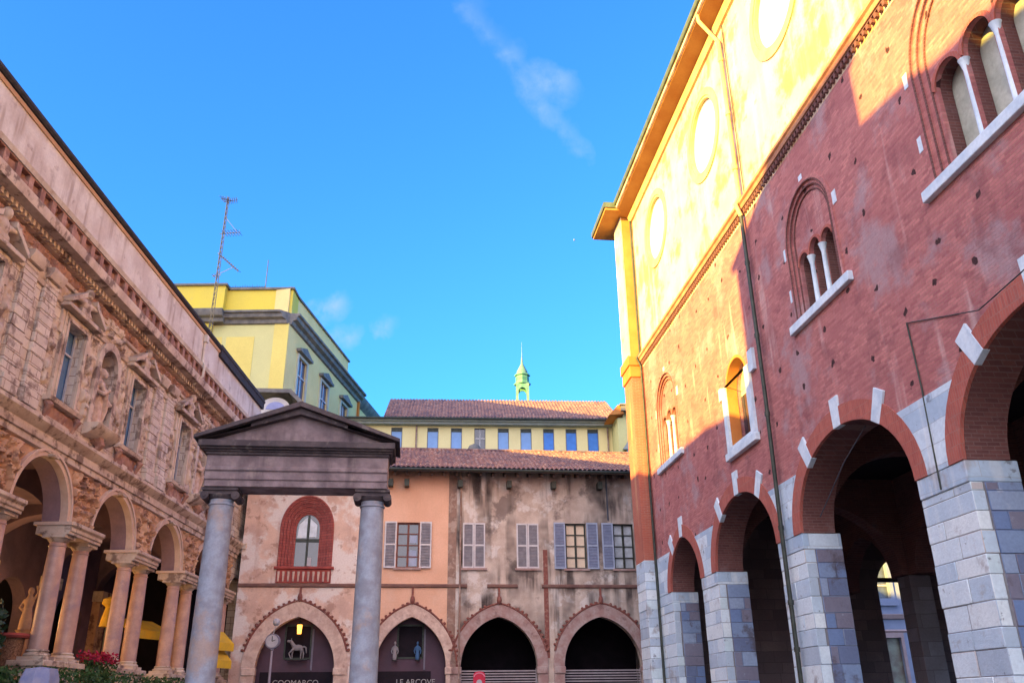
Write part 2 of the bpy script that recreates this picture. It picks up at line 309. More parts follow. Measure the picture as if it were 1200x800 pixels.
def B(x0, x1, y0, y1, z0, z1): return MB().box(x0, x1, y0, y1, z0, z1)

def arch(cx, hw, zs, rise, n=28, pointed=False, lean=1.0):
    """arch curve from left springing to right springing"""
    pts = []
    if pointed and rise > hw:
        Rr = (rise*rise+hw*hw)/(2*hw); c = cx-hw+Rr; a1 = math.atan2(rise, cx-c)
        for i in range(n//2+1): a = math.pi+(a1-math.pi)*i/(n//2); pts.append((c+Rr*math.cos(a), zs+Rr*math.sin(a)))
        pts += [(2*cx-x, z) for x, z in pts[-2::-1]]
    elif pointed:        # low pointed arch: ellipse halves leaned together
        k = pointed if isinstance(pointed, float) else .12
        for i in range(n+1):
            a = math.pi - math.pi*i/n; x = math.cos(a); z = math.sin(a)*(1-k) + k*(1-abs(x))
            pts.append((cx+hw*x, zs+rise*z))
    else:
        for i in range(n+1): a = math.pi - math.pi*i/n; pts.append((cx+hw*math.cos(a), zs+rise*math.sin(a)))
    return pts
def opening(cx, hw, z0, zs, rise, n=28, pointed=False):
    return [(cx-hw, z0)] + arch(cx, hw, zs, rise, n, pointed) + [(cx+hw, z0)]
def circle(cx, cz, r, n=40): return [(cx+r*math.cos(2*math.pi*i/n), cz+r*math.sin(2*math.pi*i/n)) for i in range(n)]
def rect(x0, x1, z0, z1): return [(x0, z0), (x1, z0), (x1, z1), (x0, z1)]

def tiles(x0, x1, y0, z0, y1, z1, pitch=.22, row=.36, amp=.055):
    """rows of half-round clay tiles from the eave (y0, z0) up to the ridge (y1, z1)"""
    mb = MB(); nx = int((x1-x0)/pitch)*4; L_ = math.hypot(y1-y0, z1-z0); nr = max(2, int(L_/row)); vs = []; fs = []
    rnd = random.Random(3)
    off = [rnd.uniform(-.04, .04) for _ in range(nx//4+2)]
    rows = []
    for r in range(nr):
        for e in (0, 1): rows.append((r+e*.98, .035*(1-e)))
    for t, lift in rows:
        for i in range(nx+1):
            x = x0+(x1-x0)*i/nx; ph = i % 4; c = (0, .7, 1, .7)[ph]; tt = min(1, max(0, (t+(off[i//4] if t > .5 else off[i//4]*1.2))/nr))
            j = noise.noise(Vector((i//4*1.3, int(t)*1.7, 0)))*.02
            vs.append((x, y0+(y1-y0)*tt, z0+(z1-z0)*tt+lift+c*amp+j))
    W = nx+1
    for j in range(len(rows)-1):
        for i in range(nx): a = j*W+i; fs.append((a, a+1, a+1+W, a+W))
    mb.add(vs, fs)
    return mb

def column(parent, x, y, z0, z1, r, mshaft, mcap, cap='doric', seg=20):
    H_ = z1-z0
    base = MB().box(x-r*1.4, x+r*1.4, y-r*1.4, y+r*1.4, z0, z0+r*.4)
    base.lathe([(r*1.32, z0+r*.4), (r*1.38, z0+r*.55), (r*1.3, z0+r*.7), (r*1.12, z0+r*.78), (r*1.12, z0+r*.86), (r*1.2, z0+r*.95), (r*1.1, z0+r*1.1)], x, y, seg)
    sh = MB().lathe([(r, z0+r*1.1), (r*1.0, z0+H_*.35), (r*.95, z0+H_*.65), (r*.87, z1-r*1.25), (r*.95, z1-r*1.2), (r*.95, z1-r*1.1), (r*.86, z1-r*1.05), (r*.86, z1-r*.8)], x, y, seg)
    s = sh.build('column', mshaft, parent)
    base.build('base', mcap, s)
    c = MB()
    if cap == 'ionic':
        c.lathe([(r*.88, z1-r*.8), (r*1.05, z1-r*.62), (r*1.1, z1-r*.5), (r*1.0, z1-r*.35)], x, y, seg)
        c.box(x-r*1.15, x+r*1.15, y-r*1.0, y+r*1.0, z1-r*.5, z1-r*.22)
        for sx in (-1, 1):
            c.tube([(x+sx*r*1.12, y-r*1.05, z1-r*.58), (x+sx*r*1.12, y+r*1.05, z1-r*.58)], r*.31, 14)
            c.tube([(x+sx*r*1.12, y-r*1.12, z1-r*.58), (x+sx*r*1.12, y-r*1.0, z1-r*.58)], r*.15, 10)
        c.box(x-r*1.3, x+r*1.3, y-r*1.15, y+r*1.15, z1-r*.22, z1)
    else:
        c.lathe([(r*.86, z1-r*.8), (r*.98, z1-r*.7), (r*1.2, z1-r*.42), (r*1.2, z1-r*.36)], x, y, seg)
        c.box(x-r*1.3, x+r*1.3, y-r*1.3, y+r*1.3, z1-r*.36, z1)
    c.build('capital', mcap, s)
    return s

def remeshed(mb, name, m, parent, voxel):
    o = mb.build(name, m, parent); r = o.modifiers.new('fuse', 'REMESH'); r.mode = 'VOXEL'; r.voxel_size = voxel; r.use_smooth_shade = True
    return o

# ------------------------------------------------------------------ ground
tag(MB().box(-400, 400, -400, 400, -.5, -.012).build('ground', asph), kind='structure')
tag(MB().box(-12.0, 10.5, -30, 44, -.01, 0).build('pavement', ground_m), kind='structure')

# ================================================================== brick palace on the right (local x = towards the camera, y = into the building)
bp = thing('brick_palace', (10.4, 0, 0), R(-83.4), 'medieval red brick palace on stone piers with round blind windows under the eaves', 'palace')
ARC = [(34.0, 1.9, 1.85, True), (27.75, 2.65, 2.05, False), (20.6, 2.85, 2.08, False), (13.2, 2.88, 2.1, False), (5.8, 2.88, 2.1, False)]
ZS = 5.88; S0 = 37.85; XE = 2.0
def rarch(i, off, n=28):
    s, hw, rise, pt = ARC[i]; return arch(-s, hw+off, ZS, rise+off, n, .16 if pt else False)
# windows in the brick storey: centre s, outer half width, bottom, spring, rise
WIN = [(34.5, 1.42, 10.95, 13.3, 1.42), (20.45, 1.42, 11.3, 13.45, 1.5), (13.1, 2.0, 11.35, 13.9, 2.0), (6.2, 2.0, 11.35, 13.9, 1.9)]
holes = [opening(-s, hw, zb, zs, rs) for s, hw, zb, zs, rs in WIN]
w3 = opening(-26.75, .92, 9.45, 11.3, .92); holes.append(w3)
low = [(XE, ZS)]
for i in range(4, -1, -1): low += rarch(i, 0)[::-1]
low += [(-S0-1.3, ZS)]
wall = MB().plate([(-S0-1.3, 16.2), (XE, 16.2)] + low, holes, 0, .9)
wall.build('brick_wall', brick, bp)
ocx = [33.9, 27.1, 20.3, 13.5, 6.7]
MB().plate(rect(-S0-1.3, XE, 16.2, 24.6), [circle(-s, 21.4, 1.42) for s in ocx], 0, .9).build('plaster_wall', cream, bp)
for s in ocx:
    o = MB().plate(circle(-s, 21.4, 1.42), (), .12, .2).build('blind_oculus', oculus_white, bp)
    MB().plate(circle(-s, 21.4, 1.78), [circle(-s, 21.4, 1.5)], -.05, .06).plate(circle(-s, 21.4, 1.5), [circle(-s, 21.4, 1.40)], -.02, .13).build('oculus_rim', cream_ring, o)
# piers
px_ = [S0+.02] + [v for s, hw, _, _ in ARC for v in (s+hw, s-hw)] + [-XE]
for k in range(0, len(px_), 2):
    a, b = -px_[k], -px_[k+1]
    p = MB().box(a+.02, b-.02, .012, 1.04, 0, ZS-.42).build('stone_pier', joint_m, bp)
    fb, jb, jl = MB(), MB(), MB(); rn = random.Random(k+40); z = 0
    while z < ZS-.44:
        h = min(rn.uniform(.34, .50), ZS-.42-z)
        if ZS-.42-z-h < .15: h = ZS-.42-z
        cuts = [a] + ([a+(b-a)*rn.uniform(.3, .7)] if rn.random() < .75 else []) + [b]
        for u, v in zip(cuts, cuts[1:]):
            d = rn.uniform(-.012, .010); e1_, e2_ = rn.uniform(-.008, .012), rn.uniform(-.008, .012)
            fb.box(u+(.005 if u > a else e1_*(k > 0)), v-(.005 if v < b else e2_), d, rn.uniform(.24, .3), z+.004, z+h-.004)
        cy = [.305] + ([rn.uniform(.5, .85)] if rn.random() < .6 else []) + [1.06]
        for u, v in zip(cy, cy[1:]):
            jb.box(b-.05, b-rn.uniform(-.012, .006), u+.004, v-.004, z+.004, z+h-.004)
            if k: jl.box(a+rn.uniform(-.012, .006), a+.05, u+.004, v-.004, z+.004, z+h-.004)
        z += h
    if k: jl.build('shaded_jamb_blocks', jamb_shade_m, p, bevel=.012)
    fb.build('stone_blocks', block_m, p, bevel=.014); jb.build('shaded_jamb_blocks', jamb_shade_m, p, bevel=.012)
    MB().box(a+.0, b-.0, -.02, 1.07, ZS-.42, ZS).build('impost', ashlar, p, bevel=.02)
# stone facing of the spandrels, up to 7.4
ZT = 7.42
def cut(pts, side):          # part of an extrados below ZT on one side
    h = len(pts)//2; q = pts[:h+1] if side < 0 else pts[h:][::-1]
    r = [p for p in q if p[1] < ZT]; a, b = r[-1], q[len(r)] if len(r) < len(q) else r[-1]
    if b[1] > ZT: t = (ZT-a[1])/(b[1]-a[1]); r.append((a[0]+(b[0]-a[0])*t, ZT))
    return r
for i in range(5):
    Lft = cut(rarch(i, .46), -1)                       # left haunch of arch i bounds the pier on its left
    if i == 0: left = [(-S0, ZS), (-S0, ZT)]
    else: left = cut(rarch(i-1, .46), 1)
    poly = left + Lft[::-1]
    MB().plate(poly, (), -.035, .05).build('stone_spandrel', ashlar, bp)
for i in range(5):
    MB().ring(rarch(i, -.018), rarch(i, -.002), .045, .92).build('soffit', brick_dark, bp)  # dark lining: its brick colour carries the shade under the arch
    rg = MB().ring(rarch(i, -.012), rarch(i, .46), -.045, .04).build('brick_arch', brick_ring, bp)
    s, hw, rise, pt = ARC[i]
    for tdeg in ((90, 52, 128) if i else (90, 128)):
        t = R(tdeg); ca, sa = math.cos(t), math.sin(t); px0, pz0 = -s+hw*ca, ZS+rise*sa
        nrm = Vector((ca/hw, sa/rise)).normalized(); tg = Vector((-nrm.y, nrm.x)); w = .19
        q = [Vector((px0, pz0))+nrm*d+tg*e for d, e in ((-.03, -w), (.74, -w*1.15), (.74, w*1.15), (-.03, w))]
        MB().plate([tuple(v) for v in q], (), -.052, .1).build('voussoir', whitestone, rg, bevel=.012)
# corner buttress
bt = MB().box(-39.25, -S0, -.525, .02, 7.42, 16.1).build('buttress', mat('brick_corner', (.50, .15, .09), (.40, .11, .075), 1.1, .9, .4, None, ((.62, .38, .2), 2.2, .52, .72, .6), (.27, .075, .010, (.40, .25, .2))), bp)
fb, z, rn = MB(), 0, random.Random(9)
while z < 7.4:
    h = min(rn.uniform(.32, .5), 7.42-z); fb.box(-39.25+rn.uniform(-.01, .01), -S0+.012+rn.uniform(-.012, .008), -.54+rn.uniform(-.012, .008), .02, z+.004, z+h-.004); z += h
fb.build('stone_base', block_m, bt, bevel=.014)
MB().box(-39.22, -S0-.01, -.5, .02, 16.75, 24.3).build('plaster_shaft', gold, bt)
MB().box(-39.3, -S0+.06, -.6, .05, 15.75, 16.3).box(-39.36, -S0+.12, -.66, .05, 16.3, 16.78).build('capital_band', ochre, bt, bevel=.03)
e1 = MB().box(-39.25, -39.13, -.56, -.50, 7.4, 16.0).box(-S0-.0, -S0+.0, -.5, -.4, 7.4, 7.5)
MB().box(-39.26, -S0+.004, -.545, -.50, 16.8, 24.3).build('pale_edge', cream, bt)
# string course with a toothed brick table
sc_ = MB().prof([(.0, 16.42), (-.13, 16.46), (-.16, 16.58), (-.22, 16.62), (-.22, 16.72), (.0, 16.80)], -S0+.08, XE).build('string_course', mat('string_brick', (.50, .27, .17), (.38, .17, .11), 3, .85, .4), bp)
def comb(x0, x1, zt, zm, zb, wd, pitch, y0, y1):
    q = [(x0, zm)]; x = x0+.05
    while x < x1-pitch: q += [(x, zm), (x, zb), (x+wd, zb), (x+wd, zm)]; x += pitch
    return MB().plate(q + [(x1, zm), (x1, zt), (x0, zt)], (), y0, y1)
comb(-S0+.08, XE, 16.42, 16.40, 16.27, .09, .19, -.10, .02).build('toothed_table', brick_dark, sc_)
# lancet groups
def lancets(s, hw, zb, zs, rs, n, rings=3):
    x = -s; step = .13 if hw < 1.8 else .17
    o = MB(); gr_ = MB()
    for k in range(rings):
        a = hw+.02-step*k; y = -.05+.06*k
        inn = opening(x, a-step, zb, zs, rs-step*(k+1)); outr = opening(x, a, zb, zs, rs-step*k+.02)
        o.ring(inn, outr, y, y+.5)
        gr_.ring(opening(x, a-step-.004, zb, zs, rs-step*(k+1)-.004), opening(x, a-step+.035, zb, zs, rs-step*(k+1)+.035), y-.008, y+.02)
    w = o.build('window', brick, bp)
    gr_.build('groove_shade', brick_dark, w)  # flat dark bands: crease shade between the rings put into the colour
    hi = hw-step*rings
    lw = hi*2/n; tops = [zs-.55, zs-.25, zs-.55] if n == 3 else [zs-.4]*n
    hl = [opening(x-hi+lw*(k+.5), lw*.43, zb-.1, zs-.66+(.0 if k != 1 else .10), lw*.43, 12) for k in range(n)]
    MB().plate(opening(x, hi+.03, zb-.1, zs, rs-step*rings), [], .47, .55).build('pane', infill, w)
    ty = opening(x, hi+.03, zb-.2, zs, rs-step*rings+.03)
    MB().plate(ty, [[(a, max(b, zb-.15)) for a, b in h] for h in hl], .10, .20).build('tympanum', brick, w)
    MB().plate(ty, [[(a, max(b, zb-.15)) for a, b in h] for h in hl], .202, .46).build('reveal', brick_dark, w)  # darker brick layer: shade of the window reveals put into the colour
    for h in hl:
        inn = [(q[0], q[1]) for q in h]; cx = (inn[0][0]+inn[-1][0])/2; inn = inn[1:-1]
        MB().ring(inn, [(cx+(a-cx)*1.22, b+.07 if b > zs-.7 else b) for a, b in inn], .065, .11).build('lancet_rim', brick_ring, w)
    for k in range(1, n):
        cxx = x-hi+lw*k; zc = zs-.62
        c = MB().lathe([(.11, zb), (.07, zb+.1), (.06, zc-.25), (.10, zc-.05), (.12, zc)], cxx, .13, 12).build('colonnette', whitestone, w)
    MB().box(x-hw-.32, x+hw+.32, -.13, .55, zb-.25, zb).build('sill', whitestone, w, bevel=.02)
    for sg, zz in ((-1, zs+.05), (1, zs+.05), (0, zs+rs+.05), (-1, zb+.9)) if hw < 1.8 else ((-1, zs+.2), (1, zs+.2), (-1, zb+1.1)):
        MB().box(x+sg*(hw+.12)-.1, x+sg*(hw+.12)+.1, -.012, .02, zz-.18, zz+.18).build('stone_block', whitestone, w)
lancets(34.5, 1.42, 10.95, 13.3, 1.42, 3); lancets(20.45, 1.42, 11.3, 13.45, 1.5, 3); lancets(13.1, 2.0, 11.35, 13.9, 2.0, 3); lancets(6.2, 2.0, 11.35, 13.9, 1.9, 3)
# small stone-framed window
w = MB().ring(opening(-26.75, .90, 9.45, 11.3, .90), opening(-26.75, 1.0, 9.45, 11.3, 1.0), -.01, .35).build('window', ochre, bp)
MB().plate(rect(-26.75-1.22, -26.75+1.28, 9.16, 11.55), [rect(-26.75-.92, -26.75+.92, 9.45, 11.65-.1)], -.09, .02).build('stone_frame', whitestone, w)
MB().box(-28.05, -25.4, -.16, .6, 9.05, 9.3).build('sill', whitestone, w, bevel=.02)
MB().plate(opening(-26.75, .95, 9.3, 11.3, .9), (), .5, .56).build('pane', infill, w)
MB().box(-27.65, -26.95, .47, .5, 9.5, 11.2).build('dark_pane', glass_d, w)
MB().box(-28.2, -27.97, -.1, .02, 11.2, 11.62).box(-25.4, -25.0, -.1, .02, 11.2, 11.9).build('stone_block', whitestone, w)
# eaves
ev = MB().prof([(.02, 24.25), (-.78, 24.42), (-.80, 24.72), (.02, 24.9)], -S0-1.35, XE).build('eave', gold, bp)
MB().prof([(0.0, 23.95), (-.10, 23.97), (-.2, 24.24), (.0, 24.25)], -S0+.1, XE).build('eave_moulding', cream_ring, ev)
MB().prof([(-.802, 24.45), (-.88, 24.47), (-.88, 24.70), (-.802, 24.74)], -S0-1.35, XE).build('fascia', cream, ev)
g = MB(); g.prof([(-.885, 24.60), (-.96, 24.62), (-1.0, 24.70), (-1.0, 24.80), (-.885, 24.80)], -S0-1.35, XE).build('gutter', greenmetal, ev)
MB().box(-40.3, -S0+.55, -1.42, -.2, 24.38, 24.66).build('eave_return', gold, ev, bevel=.02)
MB().box(-40.36, -S0+.6, -1.5, -1.424, 24.5, 24.78).box(-S0+.556, -S0+.62, -1.424, -.9, 24.5, 24.78).build('gutter_return', greenmetal, ev)
MB().prof([(-.96, 24.82), (8.5, 28.5), (18, 24.8), (18, 24.6), (.2, 24.7)], -S0-1.5, XE).build('roof', tile_m, bp)
# rain pipes
def pipe(pts, r, m, nm='downpipe', brk=None):
    p = MB().tube(pts, r, 10)
    for q in brk or []: p.tube([(q[0], q[1], q[2]-.06), (q[0], q[1], q[2]+.06)], r*1.35, 10)
    return p.build(nm, m, bp)
pipe([(-24.25, -.82, 24.5), (-24.25, -.8, 24.2), (-24.25, -.16, 23.3), (-24.25, -.16, 16.9), (-24.28, -.30, 16.6), (-24.3, -.16, 16.2)], .07, cream_ring, brk=[(-24.25, -.16, z) for z in (22.5, 20.2, 18.0)])
pipe([(-24.3, -.16, 16.2), (-24.3, -.15, 10), (-24.42, -.15, 6), (-24.45, -.15, 0)], .062, dkmetal, brk=[(-24.32, -.15, z) for z in (14.5, 12, 9.5)] + [(-24.42, -.15, z) for z in (6.2, 4.2, 3)])
pipe([(-24.05, -.06, 23.9), (-24.05, -.06, 16.9)], .02, dkmetal, 'cable')
pipe([(-S0+.22, -.1, 24), (-S0+.22, -.1, 16.9), (-S0+.22, -.27, 16.6), (-S0+.22, -.1, 16.2), (-S0+.25, -.1, 0)], .055, dkmetal)
pipe([(-16.95, -.03, 9.1), (-16.9, -.03, 7.6), (-16.93, -.05, 5.5)], .018, dkmetal, 'cable')
pipe([(-16.95, -.03, 9.1), (-15.3, -.02, 8.55), (-14.2, -.4, 8.1), (-9.5, -.5, 8.5)], .012, dkmetal, 'cable')
pipe([(-22.9, .3, 6.2), (-21.2, .3, 7.2), (-19.9, .3, 7.75)], .014, rail_m, 'cable')
# loggia behind the arches
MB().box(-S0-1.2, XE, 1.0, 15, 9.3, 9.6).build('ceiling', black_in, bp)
for k in range(1, len(px_)-1, 2):
    s = (px_[k]+px_[k+1])/2; x = -s
    xc = -(px_[k+1]+px_[k])/2
for k in range(2, len(px_)-1, 2):
    xc = -(px_[k]+px_[k+1])/2
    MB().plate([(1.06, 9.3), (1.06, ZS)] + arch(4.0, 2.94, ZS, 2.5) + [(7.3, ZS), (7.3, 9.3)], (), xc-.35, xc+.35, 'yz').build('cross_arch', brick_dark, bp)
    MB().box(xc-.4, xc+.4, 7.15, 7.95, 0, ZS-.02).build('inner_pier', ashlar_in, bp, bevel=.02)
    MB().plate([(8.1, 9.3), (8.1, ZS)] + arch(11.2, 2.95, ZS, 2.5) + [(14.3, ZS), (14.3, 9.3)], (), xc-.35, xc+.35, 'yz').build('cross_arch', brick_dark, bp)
hs = [opening(-s, hw, -.01, ZS, rise) for s, hw, rise, pt in ARC[1:]]
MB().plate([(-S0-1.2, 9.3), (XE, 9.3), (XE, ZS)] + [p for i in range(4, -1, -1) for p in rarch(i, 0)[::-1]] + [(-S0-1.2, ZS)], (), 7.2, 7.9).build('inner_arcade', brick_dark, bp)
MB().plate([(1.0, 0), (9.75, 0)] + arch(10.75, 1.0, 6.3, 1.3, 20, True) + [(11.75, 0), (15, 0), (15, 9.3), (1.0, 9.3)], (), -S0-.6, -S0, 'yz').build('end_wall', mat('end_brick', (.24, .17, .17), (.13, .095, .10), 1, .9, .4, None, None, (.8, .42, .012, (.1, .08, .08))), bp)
MB().box(-S0-.55, -S0-.25, 9.76, 11.74, 6.62, 6.78).build('tie_beam', dkmetal, bp)
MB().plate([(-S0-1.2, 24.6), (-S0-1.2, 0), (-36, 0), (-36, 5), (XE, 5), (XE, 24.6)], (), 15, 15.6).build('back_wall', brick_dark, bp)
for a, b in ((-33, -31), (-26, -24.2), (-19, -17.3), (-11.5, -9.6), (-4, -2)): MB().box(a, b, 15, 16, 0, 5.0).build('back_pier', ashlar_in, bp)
MB().plate([(.02, 9.3), (15, 9.3), (15, 24.6), (.02, 24.6)], (), XE, XE+.5, 'yz').plate([(.9, 9.3), (15, 9.3), (15, 24.6), (.9, 24.6)], (), -S0-1.29, -S0-.9, 'yz').build('gable_wall', brick, bp)

# ================================================================== carved palace on the left (local x = away from the camera, y = into the building)
cp = thing('carved_palace', (-13, 0, 0), R(90.7), 'richly carved pink stone palace with paired columns and pale attic', 'palace')
CK = [23.9+4.8*k for k in range(-5, 4)]; PR = [c+2.4 for c in CK]; XW0, XW1 = -4.0, 41.9; AR = 1.56; AZ = 6.82
hw_ = []
low = [(45.4, AZ)]
ck5 = CK + [43.1]
lowpts = []
for c in CK[::-1]: lowpts += arch(c, AR, AZ, AR)[::-1]
MB().plate([(XW0, 8.45), (XW1, 8.45), (XW1, AZ)] + lowpts + [(XW0, AZ)], (), -.05, .6).build('arch_wall', stone_or, cp)
niches = [opening(p, .62, 9.95, 12.0, .62, 16) for i, p in enumerate(PR) if i % 2 == 1]
MB().plate(rect(XW0, XW1, 8.46, 14.0), [rect(c-.56, c+.56, 10.0, 12.38) for c in CK] + niches, -.05, .5).build('upper_wall', stone_lb, cp)
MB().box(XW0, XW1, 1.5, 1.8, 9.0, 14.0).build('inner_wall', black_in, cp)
for k, c in enumerate(CK):
    vis = c > 13
    a = MB().ring(arch(c, AR-.012, AZ, AR-.012), arch(c, AR+.13, AZ, AR+.13), -.12, .1).ring(arch(c, AR+.13, AZ, AR+.13), arch(c, AR+.20, AZ, AR+.20), -.17, -.0).build('archivolt', mat('pale_archivolt', (.68, .52, .40), (.58, .42, .32), 3, .8, .3), cp)
    MB().ring(arch(c, AR-.02, AZ, AR-.02), arch(c, AR-.004, AZ, AR-.004), .1, .62).build('soffit', mat('plum_lining', (.30, .20, .22), (.22, .15, .17)), a)  # darker plum sheet lining the underside of each arch
    MB().plate([(c-.17, AZ+AR-.03), (c+.17, AZ+AR-.03), (c+.23, 8.42), (c-.23, 8.42)], (), -.28, .1).build('keystone', stone_l, a, bevel=.03)
    if not vis: 
        MB().box(c-.56, c+.56, .25, .3, 10.0, 12.38).build('window', glass_sky, cp); continue
    # window
    f = MB().plate(rect(c-.80, c+.80, 9.93, 12.62), [rect(c-.55, c+.55, 10.01, 12.37)], -.15, -.04).plate(rect(c-.66, c+.66, 10.0, 12.5), [rect(c-.56, c+.56, 10.0, 12.38)], -.19, -.15)
    f.box(c-.97, c-.80, -.12, -.04, 11.9, 12.62).box(c+.80, c+.97, -.12, -.04, 11.9, 12.62)
    w = f.build('window', stone_l, cp, bevel=.01)
    MB().box(c-.56, c+.56, .22, .26, 10.0, 12.38).build('pane', glass_sky, w)
    MB().box(c-.05, c+.05, .14, .2, 10.0, 12.38).box(c-.56, c-.5, .14, .2, 10.0, 12.38).box(c+.5, c+.56, .14, .2, 10, 12.38).box(c-.56, c+.56, .15, .19, 11.6, 11.66).build('mullion', whitewood, w)
    MB().prof([(-.04, 9.78), (-.26, 9.8), (-.3, 9.92), (-.04, 9.95)], c-1.0, c+1.0).build('sill', stone_l, w, bevel=.01)
    MB().relief(c-.85, c+.85, 9.25, 9.78, -.06, .12, .06, k+3, 3).build('apron_carving', stone_dk, w)
    for sx in (-1, 1):
        MB().tube([(c+sx*.86, -.1, 9.8), (c+sx*.86, -.24, 9.65), (c+sx*.86, -.16, 9.5), (c+sx*.86, -.1, 9.3)], [.1, .11, .07, .05], 8).build('bracket', stone_dk, w)
        MB().relief(c+sx*1.16-.16, c+sx*1.16+.16, 10.2, 12.2, -.055, .16, .055, k*2+sx, 4).build('side_carving', stone_l, w)
        # broken pediment
        q = [(c+sx*1.15, 12.78), (c+sx*1.15, 12.92), (c+sx*.32, 13.45), (c+sx*.32, 13.28)]
        MB().plate(q, (), -.42, -.04).build('broken_pediment', stone_l, w, bevel=.02)
    MB().box(c-1.12, c+1.12, -.36, -.04, 12.66, 12.79).build('pediment_base', stone_l, w, bevel=.02)
    bb = MB(); bb.ball((c, -.28, 13.50), (.15, .16, .19)); bb.ball((c, -.2, 13.12), (.30, .2, .27)); bb.tube([(c, -.24, 13.2), (c, -.27, 13.45)], .09)
    bb.tube([(c-.22, -.25, 13.2), (c-.55, -.33, 13.12), (c-.85, -.3, 13.02)], [.1, .08, .06]).tube([(c+.22, -.25, 13.2), (c+.5, -.33, 13.2), (c+.62, -.33, 13.42)], [.1, .07, .06]); bb.box(c-.3, c+.3, -.34, -.06, 12.79, 12.95)
    remeshed(bb, 'bust', stone_l, w, .035)
    MB().relief(c-.78, c+.78, 12.8, 13.05, -.06, .12, .05, k+11, 3.6).build('tympanum_carving', stone_dk, w)
for i, p in enumerate(PR):
    # spandrel carving, impost block, paired columns
    if p > 10:
        def msk(x, z, p=p):
            d = min(math.hypot(x-(p-2.4), z-AZ), math.hypot(x-(p+2.4), z-AZ)); return 1 if d > AR+.22 else 0
        MB().relief(p-.84, p+.84, 6.86, 8.40, -.06, .24, .036, i+2, 4.6, True, msk, .1).build('spandrel_carving', stone_or, cp)
    eb = MB().prof([(-.36, 6.46), (-.36, 6.54), (-.40, 6.56), (-.40, 6.66), (-.47, 6.72), (-.47, 6.82), (.62, 6.82), (.62, 6.46)], p-1.06, p+1.06, .0, .0).build('impost_block', stone_l, cp, bevel=.015)
    MB().box(p-1.11, p+1.11, -.43, .7, 6.72, 6.815).build('impost_moulding', mat('pale_archivolt', (1, 1, 1)), eb)
    for sx in (-1, 1):
        if p > 5: column(cp, p+sx*.74, .06, 3.02, 6.46, .26, granite_pink, stone_l)
        else: MB().lathe([(.27, 3.0), (.24, 6.34)], p+sx*.74, .06, 12).build('column', granite_pink, cp)
    MB().box(p-1.2, p+1.2, -.36, .55, 1.2, 2.86).box(p-1.27, p+1.27, -.43, .6, 2.86, 3.02).box(p-1.27, p+1.27, -.43, .6, 1.0, 1.25).build('pedestal', stone_l, cp, bevel=.02)
    if p < 10: continue
    if i % 2 == 0:       # pair of rusticated pilasters
        for sx in (-1, 1):
            pl = MB(); z = 9.75
            while z < 12.95: pl.box(p+sx*.58-.36, p+sx*.58+.36, -.15, -.04, z, min(z+.305, 12.98)); pl.box(p+sx*.58-.35, p+sx*.58+.35, -.135, -.045, z+.305, z+.33); z += .33
            pl.box(p+sx*.55-.38, p+sx*.55+.38, -.26, -.04, 9.3, 9.72)
            po = pl.build('pilaster', stone_lb, cp, bevel=.012)
            MB().prof([(-.04, 12.98), (-.24, 13.0), (-.34, 13.2), (-.34, 13.3), (-.04, 13.3)], p+sx*.55-.38, p+sx*.55+.38).build('capital', stone_l, po)
            MB().relief(p+sx*.55-.27, p+sx*.55+.27, 13.32, 13.66, -.1, .2, .045, i+7, 5).build('scroll_carving', stone_dk, po)
    else:                # niche with a statue
        nb = MB().plate(opening(p, .64, 9.9, 12.0, .64, 16), (), .45, .5)
        nn = nb.ring(opening(p, .60, 9.95, 12.0, .60, 16), opening(p, .86, 9.95, 12.0, .86, 16), -.17, -.03).build('niche', stone_l, cp)
        MB().plate(opening(p, .61, 9.9, 12.0, .61, 16), (), .42, .449).build('niche_back', stone_dk, nn)
        MB().prof([(-.04, 9.55), (-.25, 9.6), (-.5, 9.8), (-.55, 9.95), (.4, 9.95), (.4, 9.8)], p-.85, p+.85).build('niche_shelf', stone_l, nn, bevel=.02)
        MB().tube([(p, -.1, 9.6), (p, -.28, 9.4), (p, -.14, 9.2)], [.26, .16, .08]).build('console', stone_dk, nn)
        MB().relief(p-.7, p+.7, 12.95, 13.6, -.06, .22, .05, i+20, 3.4).build('crest_carving', stone_l, nn)
        for sx in (-1, 1): MB().relief(p+sx*1.07-.15, p+sx*1.07+.15, 10.0, 12.6, -.055, .17, .055, i*3+sx, 4).build('side_carving', stone_l, nn)
# horizontal members
st = MB().prof([(-.05, 8.42), (-.16, 8.45), (-.16, 8.62), (-.22, 8.64), (-.22, 8.86), (-.34, 8.96), (-.42, 9.06), (-.42, 9.16), (-.05, 9.22)], XW0, XW1+.4).build('string_course', stone_l, cp, bevel=.008)
MB().relief(XW0, XW1, 13.44, 13.78, -.06, .14, .05, 31, 5.0, False).build('frieze', stone_dk, cp)
MB().relief(12, XW1, 12.88, 13.28, -.055, .11, .05, 77, 4.2, False, None, .01).build('relief_band', stone_l, cp)
MB().prof([(-.05, 12.70), (-.12, 12.72), (-.16, 12.84), (-.05, 12.86)], XW0, XW1).prof([(-.05, 9.30), (-.10, 9.31), (-.10, 9.42), (-.05, 9.46)], XW0, XW1).build('moulding', stone_l, cp)
co = MB().prof([(-.05, 13.30), (-.14, 13.31), (-.16, 13.40), (-.05, 13.42)], XW0, XW1).prof([(-.05, 13.8), (-.2, 13.82), (-.24, 13.98), (-.62, 14.02), (-.66, 14.2), (-.66, 14.3), (-.05, 14.3)], XW0, XW1+.3).build('cornice', stone_l, cp)
comb(10, XW1, 13.985, 13.97, 13.83, .12, .23, -.34, -.1).build('dentils', stone_l, co)
MB().relief(12, XW1, 14.32, 14.72, -.42, .16, .06, 40, 2.4, False).box(XW0, XW1, -.40, -.05, 14.3, 14.74).build('bracket_frieze', stone_dk, co)
